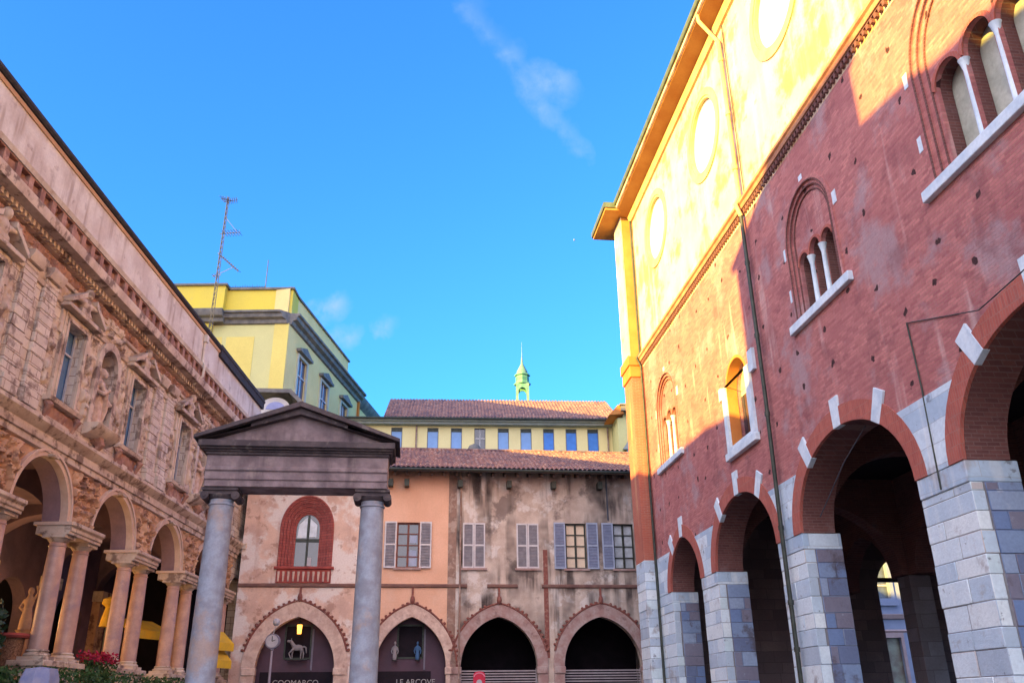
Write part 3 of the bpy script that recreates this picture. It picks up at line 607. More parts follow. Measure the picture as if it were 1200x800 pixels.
comb(12.3, XW1, 14.735, 14.70, 14.36, .22, .62, -.60, -.40).build('modillions', stone_dk, co)
at = MB().prof([(.4, 14.74), (-.64, 14.74), (-.70, 14.86), (-.60, 14.9), (-.60, 16.12), (.4, 16.12)], XW0, XW1+.2).build('attic', pale_par, cp)
MB().prof([(.4, 16.12), (-.64, 16.12), (-.68, 16.2), (.4, 16.24)], XW0, XW1+.25).build('attic_moulding', mat('tan_moulding', (.60, .38, .22), (.5, .32, .2)), at)
MB().prof([(.4, 16.24), (-.70, 16.24), (-.76, 16.30), (-.76, 16.38), (.4, 16.42)], XW0, XW1+.3).build('coping', mat('black_lead', (.05, .05, .06), (.035, .035, .04), 4, .9, .2), at)
MB().prof([(.3, 16.42), (6.2, 18.6), (14, 16.3), (14, 16.0), (.3, 16.0)], 8, XW1).build('roof', tile_m, cp)
# step in the front where the attic breaks, with its rain pipe
pp = MB().tube([(33.0, -.66, 16.1), (33.0, -.66, 14.92), (33.0, -.76, 14.8), (33.0, -.74, 14.3), (33.0, -.4, 13.95)], .055, 8)
pp.box(32.88, 33.12, -.76, -.61, 15.8, 16.1).build('downpipe', pale_par, cp)
MB().box(34.9, XW1+.25, -.72, -.58, 15.95, 16.5).build('attic_step', mat('black_lead', (1, 1, 1)), cp)
# loggia inside
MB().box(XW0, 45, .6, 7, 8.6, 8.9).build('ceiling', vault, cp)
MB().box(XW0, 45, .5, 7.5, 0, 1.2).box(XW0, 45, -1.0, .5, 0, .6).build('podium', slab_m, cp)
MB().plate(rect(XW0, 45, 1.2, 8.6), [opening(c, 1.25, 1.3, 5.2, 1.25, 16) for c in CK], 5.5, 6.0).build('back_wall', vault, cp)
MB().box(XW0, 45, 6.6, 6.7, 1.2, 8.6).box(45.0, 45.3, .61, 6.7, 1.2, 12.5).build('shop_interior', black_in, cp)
for p in PR:
    if p < 10: continue
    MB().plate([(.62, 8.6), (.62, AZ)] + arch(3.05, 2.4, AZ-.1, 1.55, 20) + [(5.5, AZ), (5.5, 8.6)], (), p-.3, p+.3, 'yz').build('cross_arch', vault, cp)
    q = MB().box(p-.38, p+.38, 5.15, 5.5, 1.2, 6.3).build('inner_pilaster', stone_or, cp)
    MB().box(p-.48, p+.48, 5.05, 5.5, 6.3, 6.75).build('capital', stone_l, q)
# end bay with its niche portal
MB().plate([(XW1+.0, 13.2), (45.2, 13.2), (45.2, 1.0), (44.2, 1.0), (44.2, AZ)] + arch(42.9, 1.15, AZ-.3, 1.15, 16)[::-1] + [(XW1-.0, AZ-.3), (XW1, 8)], (), -.05, .6).build('end_bay', stone_lb, cp)
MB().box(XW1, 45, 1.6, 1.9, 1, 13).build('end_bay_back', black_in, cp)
column(cp, 44.15, -.15, 3.0, 6.34, .25, granite_pink, stone_l)
MB().relief(43.7, 45.0, 6.6, 8.6, -.06, .4, .06, 55, 2.6, False).build('end_carving', stone_dk, cp)
for sx in (-1, 1): MB().plate([(43.6+sx*1.4, 8.9), (43.6+sx*1.4, 9.12), (43.6+sx*.25, 9.75), (43.6+sx*.25, 9.5)], (), -.55, -.05).build('end_pediment', stone_l, cp)
MB().ball((43.6, -.3, 10.15), (.3, .25, .3)).ball((43.6, -.25, 9.65), (.45, .3, .35)).tube([(43.6, -.2, 9.7), (43.6, -.3, 10.1)], .16).build('end_bust', stone_l, cp)
MB().box(42.4, 45.0, -.5, -.05, 8.75, 8.92).build('end_ledge', stone_l, cp)
# clock tower and chimney of the palace (behind the photographer; they shade the brick wall)
MB().box(-1.4, 3.75, .5, 5.5, 8, 22.6).build('clock_tower', stone_lb, cp, bevel=.1)
MB().box(-1.6, 3.95, .3, 5.7, 22.6, 22.9).build('tower_cornice', stone_l, cp)
MB().plate([(-14, 0), (-1.4, 0), (-1.4, 20.9), (-14, 19.2)], (), .5, 9).build('north_shade_wing', stone_lb, cp)  # unseen wing added; its sloping top sets the shadow edge on the brick
MB().plate([(3.7, 14), (8.3, 14), (8.3, 17.0), (5.6, 17.6), (3.7, 17.9)], (), .5, 5).build('roof_shade_mass', stone_lb, cp)  # unseen roof mass added to lift the shadow line on the brick wall
MB().lathe([(.42, 16), (.36, 18.0), (.12, 19.6)], 5.35, .9, 10).build('chimney', stone_l, cp)
# statues in the niches: things of their own
def statue(p, label):
    o = thing('statue', (cp.matrix_world_local if False else (-13 + (-math.sin(R(.7)))*p*1.0 , p, 9.95)), R(90.7), label, 'statue')
    s = MB(); rot = lambda a, b, c: Vector((0, 0, 0))
    s.lathe([(.30, 0), (.32, .08), (.27, .5), (.25, .9), (.20, 1.15), (.26, 1.38), (.24, 1.58), (.12, 1.68), (.08, 1.78)], .0, .12, 18, 1, .8)
    for a in range(7): t = a*.9; s.tube([(.26*math.cos(t)*1.1, .12-.2*abs(math.sin(t)), .02), (.2*math.cos(t+.3), .12-.2*abs(math.sin(t+.3)), .6), (.14*math.cos(t+.5), .12-.18, 1.2)], [.05, .045, .03], 6)
    s.ball((.03, .06, 1.92), (.125, .14, .165)); s.ball((.02, -.06, 1.84), (.07, .08, .12)); s.ball((.02, .14, 1.96), (.15, .12, .16)); s.ball((.03, -.08, 1.93), (.025, .03, .04))
    s.tube([(-.22, .1, 1.52), (-.36, .0, 1.2), (-.2, -.2, 1.12), (-.05, -.26, 1.25)], [.1, .085, .07, .05]); s.tube([(.22, .1, 1.52), (.38, .02, 1.22), (.36, -.16, .95)], [.1, .08, .055])
    s.ball((.36, -.2, .92), (.06, .07, .07)); s.ball((-.03, -.28, 1.28), (.06, .06, .07))
    s.tube([(-.24, -.05, 1.5), (.0, -.18, 1.15), (.3, -.08, .72), (.28, 0, .3)], [.09, .09, .1, .08])
    s.lathe([(.4, -.02), (.4, .05)], 0, .1, 16, 1, .8)
    remeshed(s, 'figure', mat('statue_stone', (.66, .50, .40), (.48, .33, .25), 5, .8, .3), o, .03)
    return o
statue(16.7, 'draped stone statue in the shell niche at the frame edge')
statue(26.3, 'whole draped stone statue in the niche between two tall windows of the carved palace')
statue(35.9, 'draped stone statue in the niche half hidden by the columned portico')

# ================================================================== plastered gothic house across the end of the square (local x = right, y = into the building)
gh = thing('gothic_house', (5.6, 44.5, 0), R(6.6), 'old plastered house with four pointed arches, salmon and stained grey walls and shutters', 'house')
GA = [(-15.95, 1.82, .62), (-10.62, 1.68, .5), (-6.42, 1.86, .5), (-1.38, 1.92, .52)]; GZ = 3.5; GR = 2.3
GS = [(-18.9, -13.3), (-13.3, -8.78), (-8.78, -4.1), (-4.1, 1.9)]
gmats = [fresco, salmon, weath, weath]
GW = [[opening(-15.88, 1.30, 8.10, 9.95, 1.6, 24)], [rect(-11.49, -10.38, 8.08, 10.3)], [rect(-8.2, -7.13, 8.08, 10.3), rect(-5.5, -4.43, 8.08, 10.3)], [rect(-3.03, -1.97, 8.08, 10.34), rect(-.56, .5, 8.08, 10.34)]]
for (x0, x1), m, hs, (c, hw, rt), nm in zip(GS, gmats, GW, GA, ('faded cream and pink frescoed plaster', 'smooth salmon plaster', 'stained grey plaster', 'stained grey plaster with black soot')):
    low = [(x1, 0), (c+hw, 0)] + arch(c, hw, GZ, GR, 28, .34)[::-1] + [(c-hw, 0), (x0, 0)]
    w = MB().plate([(x0, 13.3), (x1, 13.3)] + low, hs, 0, .55).build('wall', m, gh); w['label'] = nm
for k, (c, hw, rt) in enumerate(GA):
    ms = (sandst, salmon, sandst_g, sandst_g)[k]; ms = sandst if k == 1 else ms
    r = MB().ring([(c-hw+.02, .0)] + arch(c, hw-.02, GZ, GR-.02, 28, .34) + [(c+hw-.02, 0)], [(c-hw-rt+.1, 0)] + arch(c, hw+rt, GZ, GR+rt+.12, 28, .34) + [(c+hw+rt-.1, 0)], -.06, .05).build('arch_surround', ms, gh, bevel=.01)
    # terracotta crocketed edging
    ed = arch(c, hw+rt, GZ, GR+rt+.12, 34, .34); ed = ed[3:-3] if k != 1 else ed[9:]
    t = MB().tube([(x, -.05, z) for x, z in ed], .05, 6); rn = random.Random(k)
    for j, (x, z) in enumerate(ed):
        if rn.random() > (.05, .3, .35, .3)[k]: t.ball((x + (.06 if x > c else -.06)*(abs(x-c)/hw), -.06, z+.06), (rn.uniform(.06, .1), .07, rn.uniform(.05, .09)), 6)
    t.ball((c, -.1, GZ+GR+rt+.25), (.12, .1, .22), 8).box(c-.05, c+.05, -.1, 0, GZ+GR+rt+.3, 7.15)
    t.build('crocket_edging', tercot_b, gh)
    MB().box(c-hw-rt+.05, c-hw+.06, -.12, .3, 3.2, 3.52).box(c+hw-.06, c+hw+rt-.05, -.12, .3, 3.2, 3.52).build('capital', ms, r, bevel=.03)
# string course in three lengths
sm = mat('string_brown', (.26, .15, .12), (.18, .10, .09), 3, .85, .3)
MB().prof([(0, 7.13), (-.10, 7.17), (-.12, 7.28), (0, 7.32)], -18.9, -8.0).prof([(0, 7.13), (-.10, 7.17), (-.12, 7.28), (0, 7.32)], -7.0, -5.5).prof([(0, 7.13), (-.10, 7.17), (-.12, 7.28), (0, 7.32)], -4.3, 1.9).build('string_course', sm, gh)
MB().box(-8.95, -8.55, -.035, .03, 3.6, 13.2).build('corner_strip', mat('brown_strip', (.34, .22, .17), (.24, .16, .13), 3, .9, .3, ((.5, .42, .36), 2, .5, .6, .6)), gh)
MB().box(-4.2, -3.98, -.03, .02, 3.9, 9.0).build('brick_strip', tercot_b, gh)
MB().tube([(-8.35, -.1, 12.9), (-8.35, -.1, .5)], .045, 8).build('downpipe', mat('brown_strip', (1, 1, 1)), gh)
MB().tube([(-.8, -.09, 12.9), (-.8, -.09, 10.5)], .04, 8).build('downpipe', rail_m, gh)
# pointed terracotta window of the left part
x = -15.88; o = MB()
for k in range(5):
    a0 = 1.30-.145*k; o.ring(opening(x, a0-.15, 8.08, 9.95, 1.6-.175*(k+1)+.02, 24), opening(x, a0+.0, 8.08, 9.95, 1.6-.175*k+.02, 24), -.05+.10*k, .45)
    o.tube([(p[0], -.06+.10*k, p[1]) for p in opening(x, a0-.05, 8.1, 9.95, 1.6-.175*k-.05, 24)], .045, 6)
w = o.build('window', mat('red_terracotta', (.46, .12, .10), (.32, .08, .07), 3, .8, .5, ((.5, .27, .22), 5, .55, .7, .6), None, (.4, .13, .012, (.16, .06, .06))), gh)
MB().plate(opening(x, .60, 8.1, 9.9, .80, 20), (), .42, .46).build('pane', glass_d, w)
MB().plate([(x-.5, 9.55), (x-.06, 9.55), (x-.06, 10.6), (x-.45, 10.2)], (), .40, .415).plate([(x+.08, 9.6), (x+.42, 9.6), (x+.42, 10.2), (x+.08, 10.5)], (), .40, .415).build('pane', glass_p, w)  # pale shapes: light on the upper panes put into the colour
MB().box(x-.04, x+.06, .36, .42, 8.1, 10.65).box(x-.58, x+.58, .36, .42, 9.35, 9.5).build('mullion', dkmetal, w)
MB().box(x+.02, x+.26, .38, .4, 8.2, 8.6).build('notice', whitep, w)
MB().box(x-1.42, x+1.42, -.16, .1, 7.98, 8.10).build('sill', tercot, w, bevel=.02)
MB().box(x-1.3, x+1.3, -.06, .02, 7.34, 7.98).build('base_panel', tercot, w)
q = MB()
for j in range(11): q.tube([(x-1.18+j*.236, -.10, 7.4), (x-1.18+j*.236, -.10, 7.86)], [.04, .065], 8)
q.build('balusters', sandst, w)
# shuttered windows
def shutter(x0, x1, z0, z1, y, m, par):
    fr = MB().plate(rect(x0, x1, z0, z1), [rect(x0+.065, x1-.065, z0+.08, (z0+z1)/2-.04), rect(x0+.065, x1-.065, (z0+z1)/2+.04, z1-.08)], y-.055, y); f = MB()
    z = z0+.10
    while z < z1-.08:
        f.add([(x0+.05, y-.045, z), (x1-.05, y-.045, z), (x1-.05, y-.012, z+.06), (x0+.05, y-.012, z+.06), (x0+.05, y-.035, z-.01), (x1-.05, y-.035, z-.01), (x1-.05, y-.002, z+.05), (x0+.05, y-.002, z+.05)],
              [(0, 1, 2, 3), (4, 7, 6, 5), (0, 4, 5, 1), (3, 2, 6, 7)]); z += .075
    f2 = fr.build('shutter', m, par); f.build('louvres', mat('grey_louvre', (.30, .29, .32), (.22, .22, .25), 5) if m is greyshut else mat('blue_louvre', (.25, .29, .42), (.20, .24, .36), 5), f2)
    MB().box(x0+.05, x1-.05, y-.0005, y+.004, z0+.06, z1-.06).build('back_board', mat('dark_louvre', (.16, .15, .18)), f2)
    return f2
def hwindow(x0, x1, z0, z1, kind, mg, shm, sh):
    w = MB().plate(rect(x0, x1, z0, z1), [rect(x0+.07, x1-.07, z0+.07, z1-.07)], .10, .22).build('window', wood_red if kind == 'red' else dkmetal, gh)
    if kind != 'closed':
        MB().box(x0+.06, x1-.06, .19, .21, z0+.06, z1-.06).build('pane', mg, w)
        g = MB().box((x0+x1)/2-.05, (x0+x1)/2+.05, .12, .18, z0+.06, z1-.06)
        for j in range(1, 4): zz = z0+(z1-z0)*j/4; g.box(x0+.06, x1-.06, .14, .18, zz-.025, zz+.025)
        g.build('mullion', wood_red if kind == 'red' else dkmetal, w)
    else:
        m = (x0+x1)/2; shutter(x0-.02, m-.01, z0, z1, -.0, shm, w); shutter(m+.01, x1+.02, z0, z1, -.0, shm, w)
    for s in sh: shutter(*( (x0-.60, x0-.02) if s < 0 else (x1+.02, x1+.60)), z0-.02, z1+.02, -.06, shm, w)
    MB().box(x0-.12, x1+.12, -.12, .1, z0-.1, z0-.002).build('sill', sandst_g, w)
    return w
w = hwindow(-11.49, -10.38, 8.08, 10.3, 'red', glass_d, greyshut, (-1, 1))
MB().box(-10.9, -10.5, .175, .185, 8.2, 8.95).box(-10.85, -10.5, .175, .185, 9.3, 9.7).build('curtain', bluegrey, w)
hwindow(-8.2, -7.13, 8.08, 10.3, 'closed', glass_d, greyshut, ()); hwindow(-5.5, -4.43, 8.08, 10.3, 'closed', glass_d, greyshut, ())
hwindow(-3.03, -1.97, 8.08, 10.34, 'dark', glass_w, bluegrey, (-1, 1)); hwindow(-.56, .5, 8.08, 10.34, 'dark', glass_p, bluegrey, (-1, 1))
# eave, rafters and tile roof
MB().plate([(-.95, 12.78), (5.2, 15.45), (11.2, 12.8), (11.2, 12.6), (5.2, 15.2), (-.95, 12.66)], (), -18.9, 1.9, 'yz').build('roof_deck', mat('dark_boards', (.10, .065, .055), (.06, .045, .04), 4, .9, .2), gh)
rf = tiles(-18.9, 1.9, -1.05, 12.80, 5.2, 15.50, .24, .42, .085).build('roof', tile_m, gh)
MB().tube([(-18.9, 5.2, 15.55), (1.9, 5.2, 15.55)], .11, 8).build('ridge_tiles', tile_m, rf)
MB().tube([(-18.9, -1.12, 12.74), (1.9, -1.12, 12.74)], .07, 8).build('gutter', dkmetal, gh)
rb = MB(); x = -18.6
while x < 1.8: rb.plate([(-.85, 12.64), (-.85, 12.5), (.1, 12.72), (.1, 13.05)], (), x, x+.12, 'yz'); x += .62
rb.build('rafters', mat('dark_boards', (1, 1, 1)), gh)
cb = MB()
for x in (-11.9, -11.1, -8.4, -5.9, -3.6, -1.2): cb.box(x-.12, x+.12, -.45, .02, 12.05, 12.4)
cb.build('corbels', dkmetal, gh)
MB().plate(rect(-18.9, 1.9, 0, 13.3), (), 10.5, 11).plate([(0.02, 0), (10.5, 0), (10.5, 13), (5.2, 15.2), (.02, 13.2)], (), 1.6, 1.9, 'yz').plate([(.02, 0), (10.5, 0), (10.5, 13), (5.2, 15.2), (.02, 13.2)], (), -18.9, -18.6, 'yz').build('back_walls', weath, gh)
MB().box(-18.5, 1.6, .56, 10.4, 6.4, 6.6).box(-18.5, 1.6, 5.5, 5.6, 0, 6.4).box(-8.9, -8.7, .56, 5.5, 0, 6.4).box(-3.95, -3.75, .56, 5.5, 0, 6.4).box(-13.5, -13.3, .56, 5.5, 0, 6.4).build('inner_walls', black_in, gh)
# shop fronts in the two left arches, slatted grilles in the two right ones
for k, (c, hw, rt) in enumerate(GA[:2]):
    s = MB().plate([(c-hw-.1, 0), (c+hw+.1, 0), (c+hw+.1, 6.2), (c-hw-.1, 6.2)], [rect(c-.62, c+.55, 4.0, 5.45)], .9, .98).build('shop_front', plum, gh)
    MB().box(c-.66, c+.6, 1.02, 1.05, 3.95, 5.5).build('pane', black_in, s)
    MB().plate(rect(c-.68, c+.61, 3.94, 5.51), [rect(c-.6, c+.53, 4.02, 5.43)], .85, .9).build('window_frame', dkmetal, s)
    MB().box(c-hw+.15, c+hw-.15 if k == 0 else c+hw-.7, .80, .88, 2.5, 3.38).build('sign_board', black_in, s)
    MB().box(c+.62, c+.70, .84, .9, 3.45, 5.3).build('pilaster_strip', mat('grey_strip', (.22, .21, .27)), s)
for c, hw, rt in GA[2:]:
    gr = MB(); z = 2.0
    while z < 3.42: gr.box(c-hw+.02, c+hw-.02, .30, .34, z, z+.055); z += .12
    gr.box(c-hw+.02, c-hw+.08, .33, .4, 1.0, 3.45).box(c+hw-.08, c+hw-.02, .33, .4, 1, 3.45)
    gr.build('grille', mat('grille_metal', (.42, .38, .40), (.34, .30, .33), 3, .5, .05), gh)
def text(s, size, par, loc, m, rot=(R(90), 0, 0), nm='lettering', ex=.01):
    cu = bpy.data.curves.new(nm, 'FONT'); cu.body = s; cu.size = size; cu.extrude = ex; cu.align_x = 'CENTER'
    o = bpy.data.objects.new(nm, cu); me = bpy.data.meshes.new_from_object(o); bpy.data.objects.remove(o)
    me.materials.clear(); me.materials.append(m); o = bpy.data.objects.new(nm, me); COL.objects.link(o); o.parent = par; o.location = loc; o.rotation_euler = rot; return o
signp = mat('sign_grey', (.42, .42, .42), (.34, .34, .34), 6, .6, 0)
for o in [c for c in gh.children if c.name.startswith('shop_front')]:
    first = abs(min(v.co.x for v in o.data.vertices)+17.87) < .3
    if first: text('COOMARCO', .36, o, (-15.95, .79, 2.78), signp)
    else: text('LE ARCOVE', .36, o, (-10.35, .79, 2.78), signp)

def W(root, x, y, z=0):     # house-local point to the world
    a = root.rotation_euler[2]; return (root.location[0]+x*math.cos(a)-y*math.sin(a), root.location[1]+x*math.sin(a)+y*math.cos(a), z)
# lantern hanging in the first arch
ln = thing('hanging_lantern', W(gh, -15.9, .3, 5.0), R(6.6), 'amber glass lantern lit and hanging in the leftmost pointed arch', 'lantern')
MB().tube([(0, 0, .62), (0, 0, .9)], .015, 6).lathe([(.02, .64), (.15, .5), (.14, .46)], 0, 0, 8).lathe([(.1, 0), (.13, .03), (.03, -.06)], 0, 0, 8).build('lantern_cap', dkmetal, ln)
MB().lathe([(.09, .03), (.12, .45)], 0, 0, 8).build('lantern_glass', emit('amber_glow', (1, .36, .05), 1.1), ln)
# horse figure in the shop window
hf = thing('horse_figure', W(gh, -15.95, .62, 3.95), R(6.6), 'small white prancing horse figure standing in the window of the leftmost arch', 'ornament')
h = MB(); h.ball((0, 0, .62), (.34, .14, .18)).tube([(-.22, 0, .68), (-.38, 0, .92), (-.44, 0, 1.02)], [.14, .1, .08]).ball((-.54, 0, .98), (.15, .07, .08)).tube([(-.42, .04, 1.05), (-.40, .05, 1.16)], .025).tube([(-.42, -.04, 1.05), (-.40, -.05, 1.16)], .025)
for a, b, c2, d in ((-.25, .07, -.32, -.3), (-.25, -.07, -.5, -.34), (.26, .07, .36, .34), (.26, -.07, .22, .22)): h.tube([(a, b, .55), (c2, b, .3), (d, b, .0)], [.08, .05, .04])
h.tube([(.33, 0, .7), (.5, 0, .62), (.54, 0, .3)], [.05, .06, .03])
remeshed(h, 'horse_body', mat('dull_white', (.30, .29, .31), (.24, .23, .25)), hf, .03)
MB().box(-.6, .6, -.15, .2, -.06, -.0).build('stand', dkmetal, hf); hf.scale = (.78, .8, .8)
# two dressed dummies in the second shop window
def dummy(x, m, lab):
    o = thing('shop_dummy', W(gh, x, .62, 3.88), R(6.6), lab, 'mannequin')
    s = MB().lathe([(.10, 0), (.13, .25), (.10, .42), (.15, .66), (.14, .74), (.05, .8), (.045, .86)], 0, 0, 12, 1, .7); s.tube([(-.14, 0, .7), (-.2, 0, .5), (-.14, -.08, .34)], [.045, .035, .03]).tube([(.14, 0, .7), (.2, 0, .5), (.16, -.06, .32)], [.045, .035, .03])
    s.ball((0, -.01, .95), (.07, .08, .1)); o.scale = (.8, .8, .8)
    remeshed(s, 'dummy_body', m, o, .02); MB().lathe([(.16, -.06), (.16, -.03), (.02, -.02), (.02, .02)], 0, 0, 12).build('stand', dkmetal, o)
dummy(-11.38, mat('white_cloth', (.34, .33, .37)), 'white dressed dummy in the shop window of the second arch')
dummy(-10.3, mat('blue_cloth', (.07, .17, .34), (.05, .12, .26)), 'blue dressed dummy in the shop window of the second arch')

# ================================================================== small columned portico in the middle of the square
po = thing('stone_portico', (-6, 18, 0), R(6.6), 'dark stone pediment carried by two granite Ionic columns', 'portico')
for x in (-.21, 2.98): 
    c = column(po, x, .35, .75, 6.02, .285, granite_grey, portico_dk, 'ionic', 28)
MB().prof([(-.02, 6.02), (-.02, 6.16), (-.05, 6.17), (-.05, 6.34), (-.09, 6.36), (-.09, 6.43), (-.03, 6.45), (-.03, 6.70), (.73, 6.70), (.73, 6.02)], -.55, 3.29).build('entablature', portico_st, po, bevel=.012)
cr = MB().box(-.57, 3.31, -.08, .78, 6.70, 6.78).box(-.66, 3.38, -.2, .9, 6.80, 6.84).box(-.72, 3.43, -.26, .96, 6.84, 6.98).box(-.62, 3.36, -.13, .83, 6.76, 6.80).build('cornice', portico_dk, po, bevel=.015)
MB().plate([(-.62, 6.98), (3.34, 6.98), (1.36, 7.62)], (), -.02, .72).build('tympanum', portico_st, po)
for sx in (-1, 1):
    X = lambda v: 1.36+sx*v
    MB().plate([(X(2.17), 6.982), (X(2.17), 7.06), (X(0), 7.86), (X(0), 7.74)], (), -.32, 1.02).plate([(X(2.06), 6.985), (X(2.06), 6.995), (X(0), 7.739), (X(0), 7.60)], (), -.20, .90).build('raking_cornice', portico_dk, po, bevel=.01)
MB().box(-1.2, 4.0, -.9, 1.6, 0, .25).box(-.95, 3.75, -.65, 1.35, .25, .5).box(-.7, 3.5, -.4, 1.1, .5, .75).build('steps', granite_grey, po, bevel=.02)
wl = thing('stone_well', W(po, 1.4, 0, .75), R(6.6), 'low round carved well head between the two granite columns', 'well')
MB().lathe([(.62, 0), (.66, .06), (.55, .12), (.50, .4), (.56, .72), (.66, .78), (.66, .86), (.5, .86), (.46, .3)], 0, .35, 8).build('well_head', sandst, wl)

# ================================================================== long yellow house behind, with blue panels in the windows
rh = thing('yellow_long_house', (0, 64, 0), R(4), 'long pale yellow house with a row of blue window panels, behind the plastered gothic house', 'house')
WX = [-8.9, -6.15, -4.35, -2.55, -.75, 1.0, 2.75, 4.5, 6.2]
MB().plate([(-16, 0), (7.7, 0), (7.7, 21.75), (-16, 21.75)], [rect(x-.43, x+.43, 19.7, 21.60) for x in WX], 0, .4).build('wall', mat('pale_yellow_wall', (.84, .74, .38), (.78, .68, .34), .8, .9, .08), rh)
for j, x in enumerate(WX):
    w = MB().plate(rect(x-.43, x+.43, 19.7, 21.62), [rect(x-.38, x+.38, 19.75, 21.57)], .02, .2).build('window', cornice_g, rh)
    if j == 3: MB().box(x-.4, x+.4, .14, .18, 19.7, 21.6).build('pane', glass_d, w); MB().box(x-.4, x+.4, .1, .13, 20.75, 20.85).box(x-.03, x+.03, .1, .13, 19.7, 21.6).build('mullion', whitewood, w)
    else: MB().box(x-.4, x+.4, .08, .12, 19.7, 21.3).build('blind', (lightpanel, bluepanel)[j in (6, 7, 8)], w); MB().box(x-.4, x+.4, .05, .1, 21.3, 21.58).build('panel_box', dkmetal, w)  # flat blue panels fill these openings
MB().prof([(0, 21.74), (-.5, 21.76), (-.55, 21.9), (-.75, 21.94), (-.8, 22.1), (0, 22.1)], -16, 7.7).build('cornice', mat('grey_green_cornice', (.34, .38, .36), (.28, .32, .30), 3, .8, .1), rh)
tiles(-9.9, 8.3, -.85, 22.12, 5.0, 25.6, .26, .42, .10).build('roof', tile_m, rh)
MB().plate([(-.8, 22.09), (5, 25.5), (11, 22.4), (11, 22.0), (0, 22.0)], (), -9.9, 8.3, 'yz').build('roof_deck', dkmetal, rh)
MB().tube([(-16, -.86, 22.1), (7.7, -.86, 22.1)], .09, 8).build('gutter', dkmetal, rh)
MB().tube([(-7.4, -.12, 22.2), (-7.4, -.12, 17)], .07, 8).tube([(7.35, -.12, 22.2), (7.35, -.12, 17)], .07, 8).build('downpipe', mat('brown_strip', (1, 1, 1)), rh)
fd = MB().lathe([(.55, 19.0), (.55, 19.5), (.38, 19.85), (.05, 20.0)], -3.0, -1.2, 14).build('roof_vent', cornice_g, rh)
# projecting wing at its right
ww = MB().plate([(-2.6, 0), (0, 0), (0, 22.3), (-2.6, 21.7)], (), 7.7, 8.1, 'yz').plate([(8.1, 0), (11.5, 0), (11.5, 22.1), (8.1, 22.1)], (), -2.6, -2.2).build('wing_wall', yel_pale, rh)
MB().plate([(7.0, 21.8), (8.1, 21.9), (8.1, 22.6), (7.7, 22.6)], (), -3.0, .0).build('wing_eave', ochre, rh)
MB().box(7.9, 11.5, -3.2, 3, 22.1, 22.5).box(7.8, 11.5, -3.3, 3, 22.5, 22.62).build('wing_cornice', cornice_g, rh)
st2 = MB().plate([(7.9, 19.2), (8.3, 19.2), (10.2, 22.0), (9.8, 22.0)], (), -2.9, -2.65)
for j in range(5): st2.box(8.2+j*.4, 8.5+j*.4, -2.8, -2.7, 18.5, 19.55+j*.58)
st2.build('fire_stair', mat('grey_green_cornice', (1, 1, 1)), rh)
# copper lantern turret beyond the ridge
tu = thing('copper_turret', (.95, 78, 0), 0, 'green copper lantern turret with an open arch and spike above the far roof', 'turret')
MB().box(-.8, .8, -.8, .8, 18, 27.9).build('turret_base', mat('pale_turret', (.16, .30, .24), (.10, .22, .17), 3, .8, .1), tu)
p4 = MB()
for sx in (-1, 1):
    for sy in (-1, 1): p4.box(sx*.5-.13, sx*.5+.13, sy*.5-.13, sy*.5+.13, 27.9, 30.3)
p4.build('lantern_posts', mat('pale_turret', (1, 1, 1)), tu)
for y0 in (-.62, .48): MB().plate([(-.63, 30.3), (-.63, 29.5)] + arch(0, .36, 29.5, .4, 12) + [(.63, 29.5), (.63, 30.3)], (), y0, y0+.14).build('arch_panel', copper, tu)
MB().lathe([(.80, 30.3), (.84, 30.42), (.66, 30.5), (.64, 31.15), (.78, 31.22), (.78, 31.32), (.60, 31.4)], 0, 0, 8).build('lantern_crown', copper, tu)
MB().lathe([(.655, 30.62), (.67, 31.0)], 0, 0, 8).build('dark_band', coppd, tu)
MB().lathe([(.56, 31.4), (.52, 31.7), (.30, 32.15), (.12, 32.5), (.05, 33.4), (.015, 34.8)], 0, 0, 10).build('spire', mat('pale_turret', (1, 1, 1)), tu)

# ================================================================== tall yellow office block behind the carved palace
yt = thing('yellow_office_block', (-15.25, 54, 0), 0, 'tall yellow office block with grey cornice and blank attic behind the carved palace', 'building')
MB().plate(rect(-14, .0, 0, 26.3), (), 0, .5).build('front_wall', yel_pale, yt)
MB().box(-4.2, -2.3, -.03, .02, 19.5, 25.2).box(-6.2, -4.5, -.03, .02, 19.5, 25.2).box(-1.0, -.02, -.05, .02, 18, 26.2).build('sunlit_panel', mat('sunlit_yellow', (.80, .68, .20), (.74, .62, .18), .5, .9, .08), yt)  # raised panels; their brighter yellow stands for sun on the front
MB().box(-4.6, 0.0, .2, 4.0, 26.9, 28.85).build('attic', yel, yt); MB().box(-14, -4.6, -.35, 5, 26.9, 28.95).build('attic', yel, yt)
MB().box(-14, -4.45, -.5, 5, 28.95, 29.1).box(-4.45, .1, .05, 4, 28.85, 29.0).build('coping', cornice_g, yt)
MB().prof([(0, 26.1), (-.15, 26.15), (-.2, 26.4), (-.45, 26.5), (-.5, 26.75), (-.65, 26.8), (-.65, 26.95), (0, 26.97)], -14, 0.0, 0, .9).build('cornice', cornice_g, yt)
MB().prof([(-.35, 26.1), (-.55, 26.15), (-.6, 26.4), (-.85, 26.5), (-1.0, 26.8), (-1.0, 26.95), (-.35, 26.97)], -14, -4.4).build('cornice', cornice_g, yt)
MB().box(-14, -5.2, -.35, .0, 0, 26.1).build('front_projection', yel, yt)
sd = bpy.data.objects.new('side_front', None)
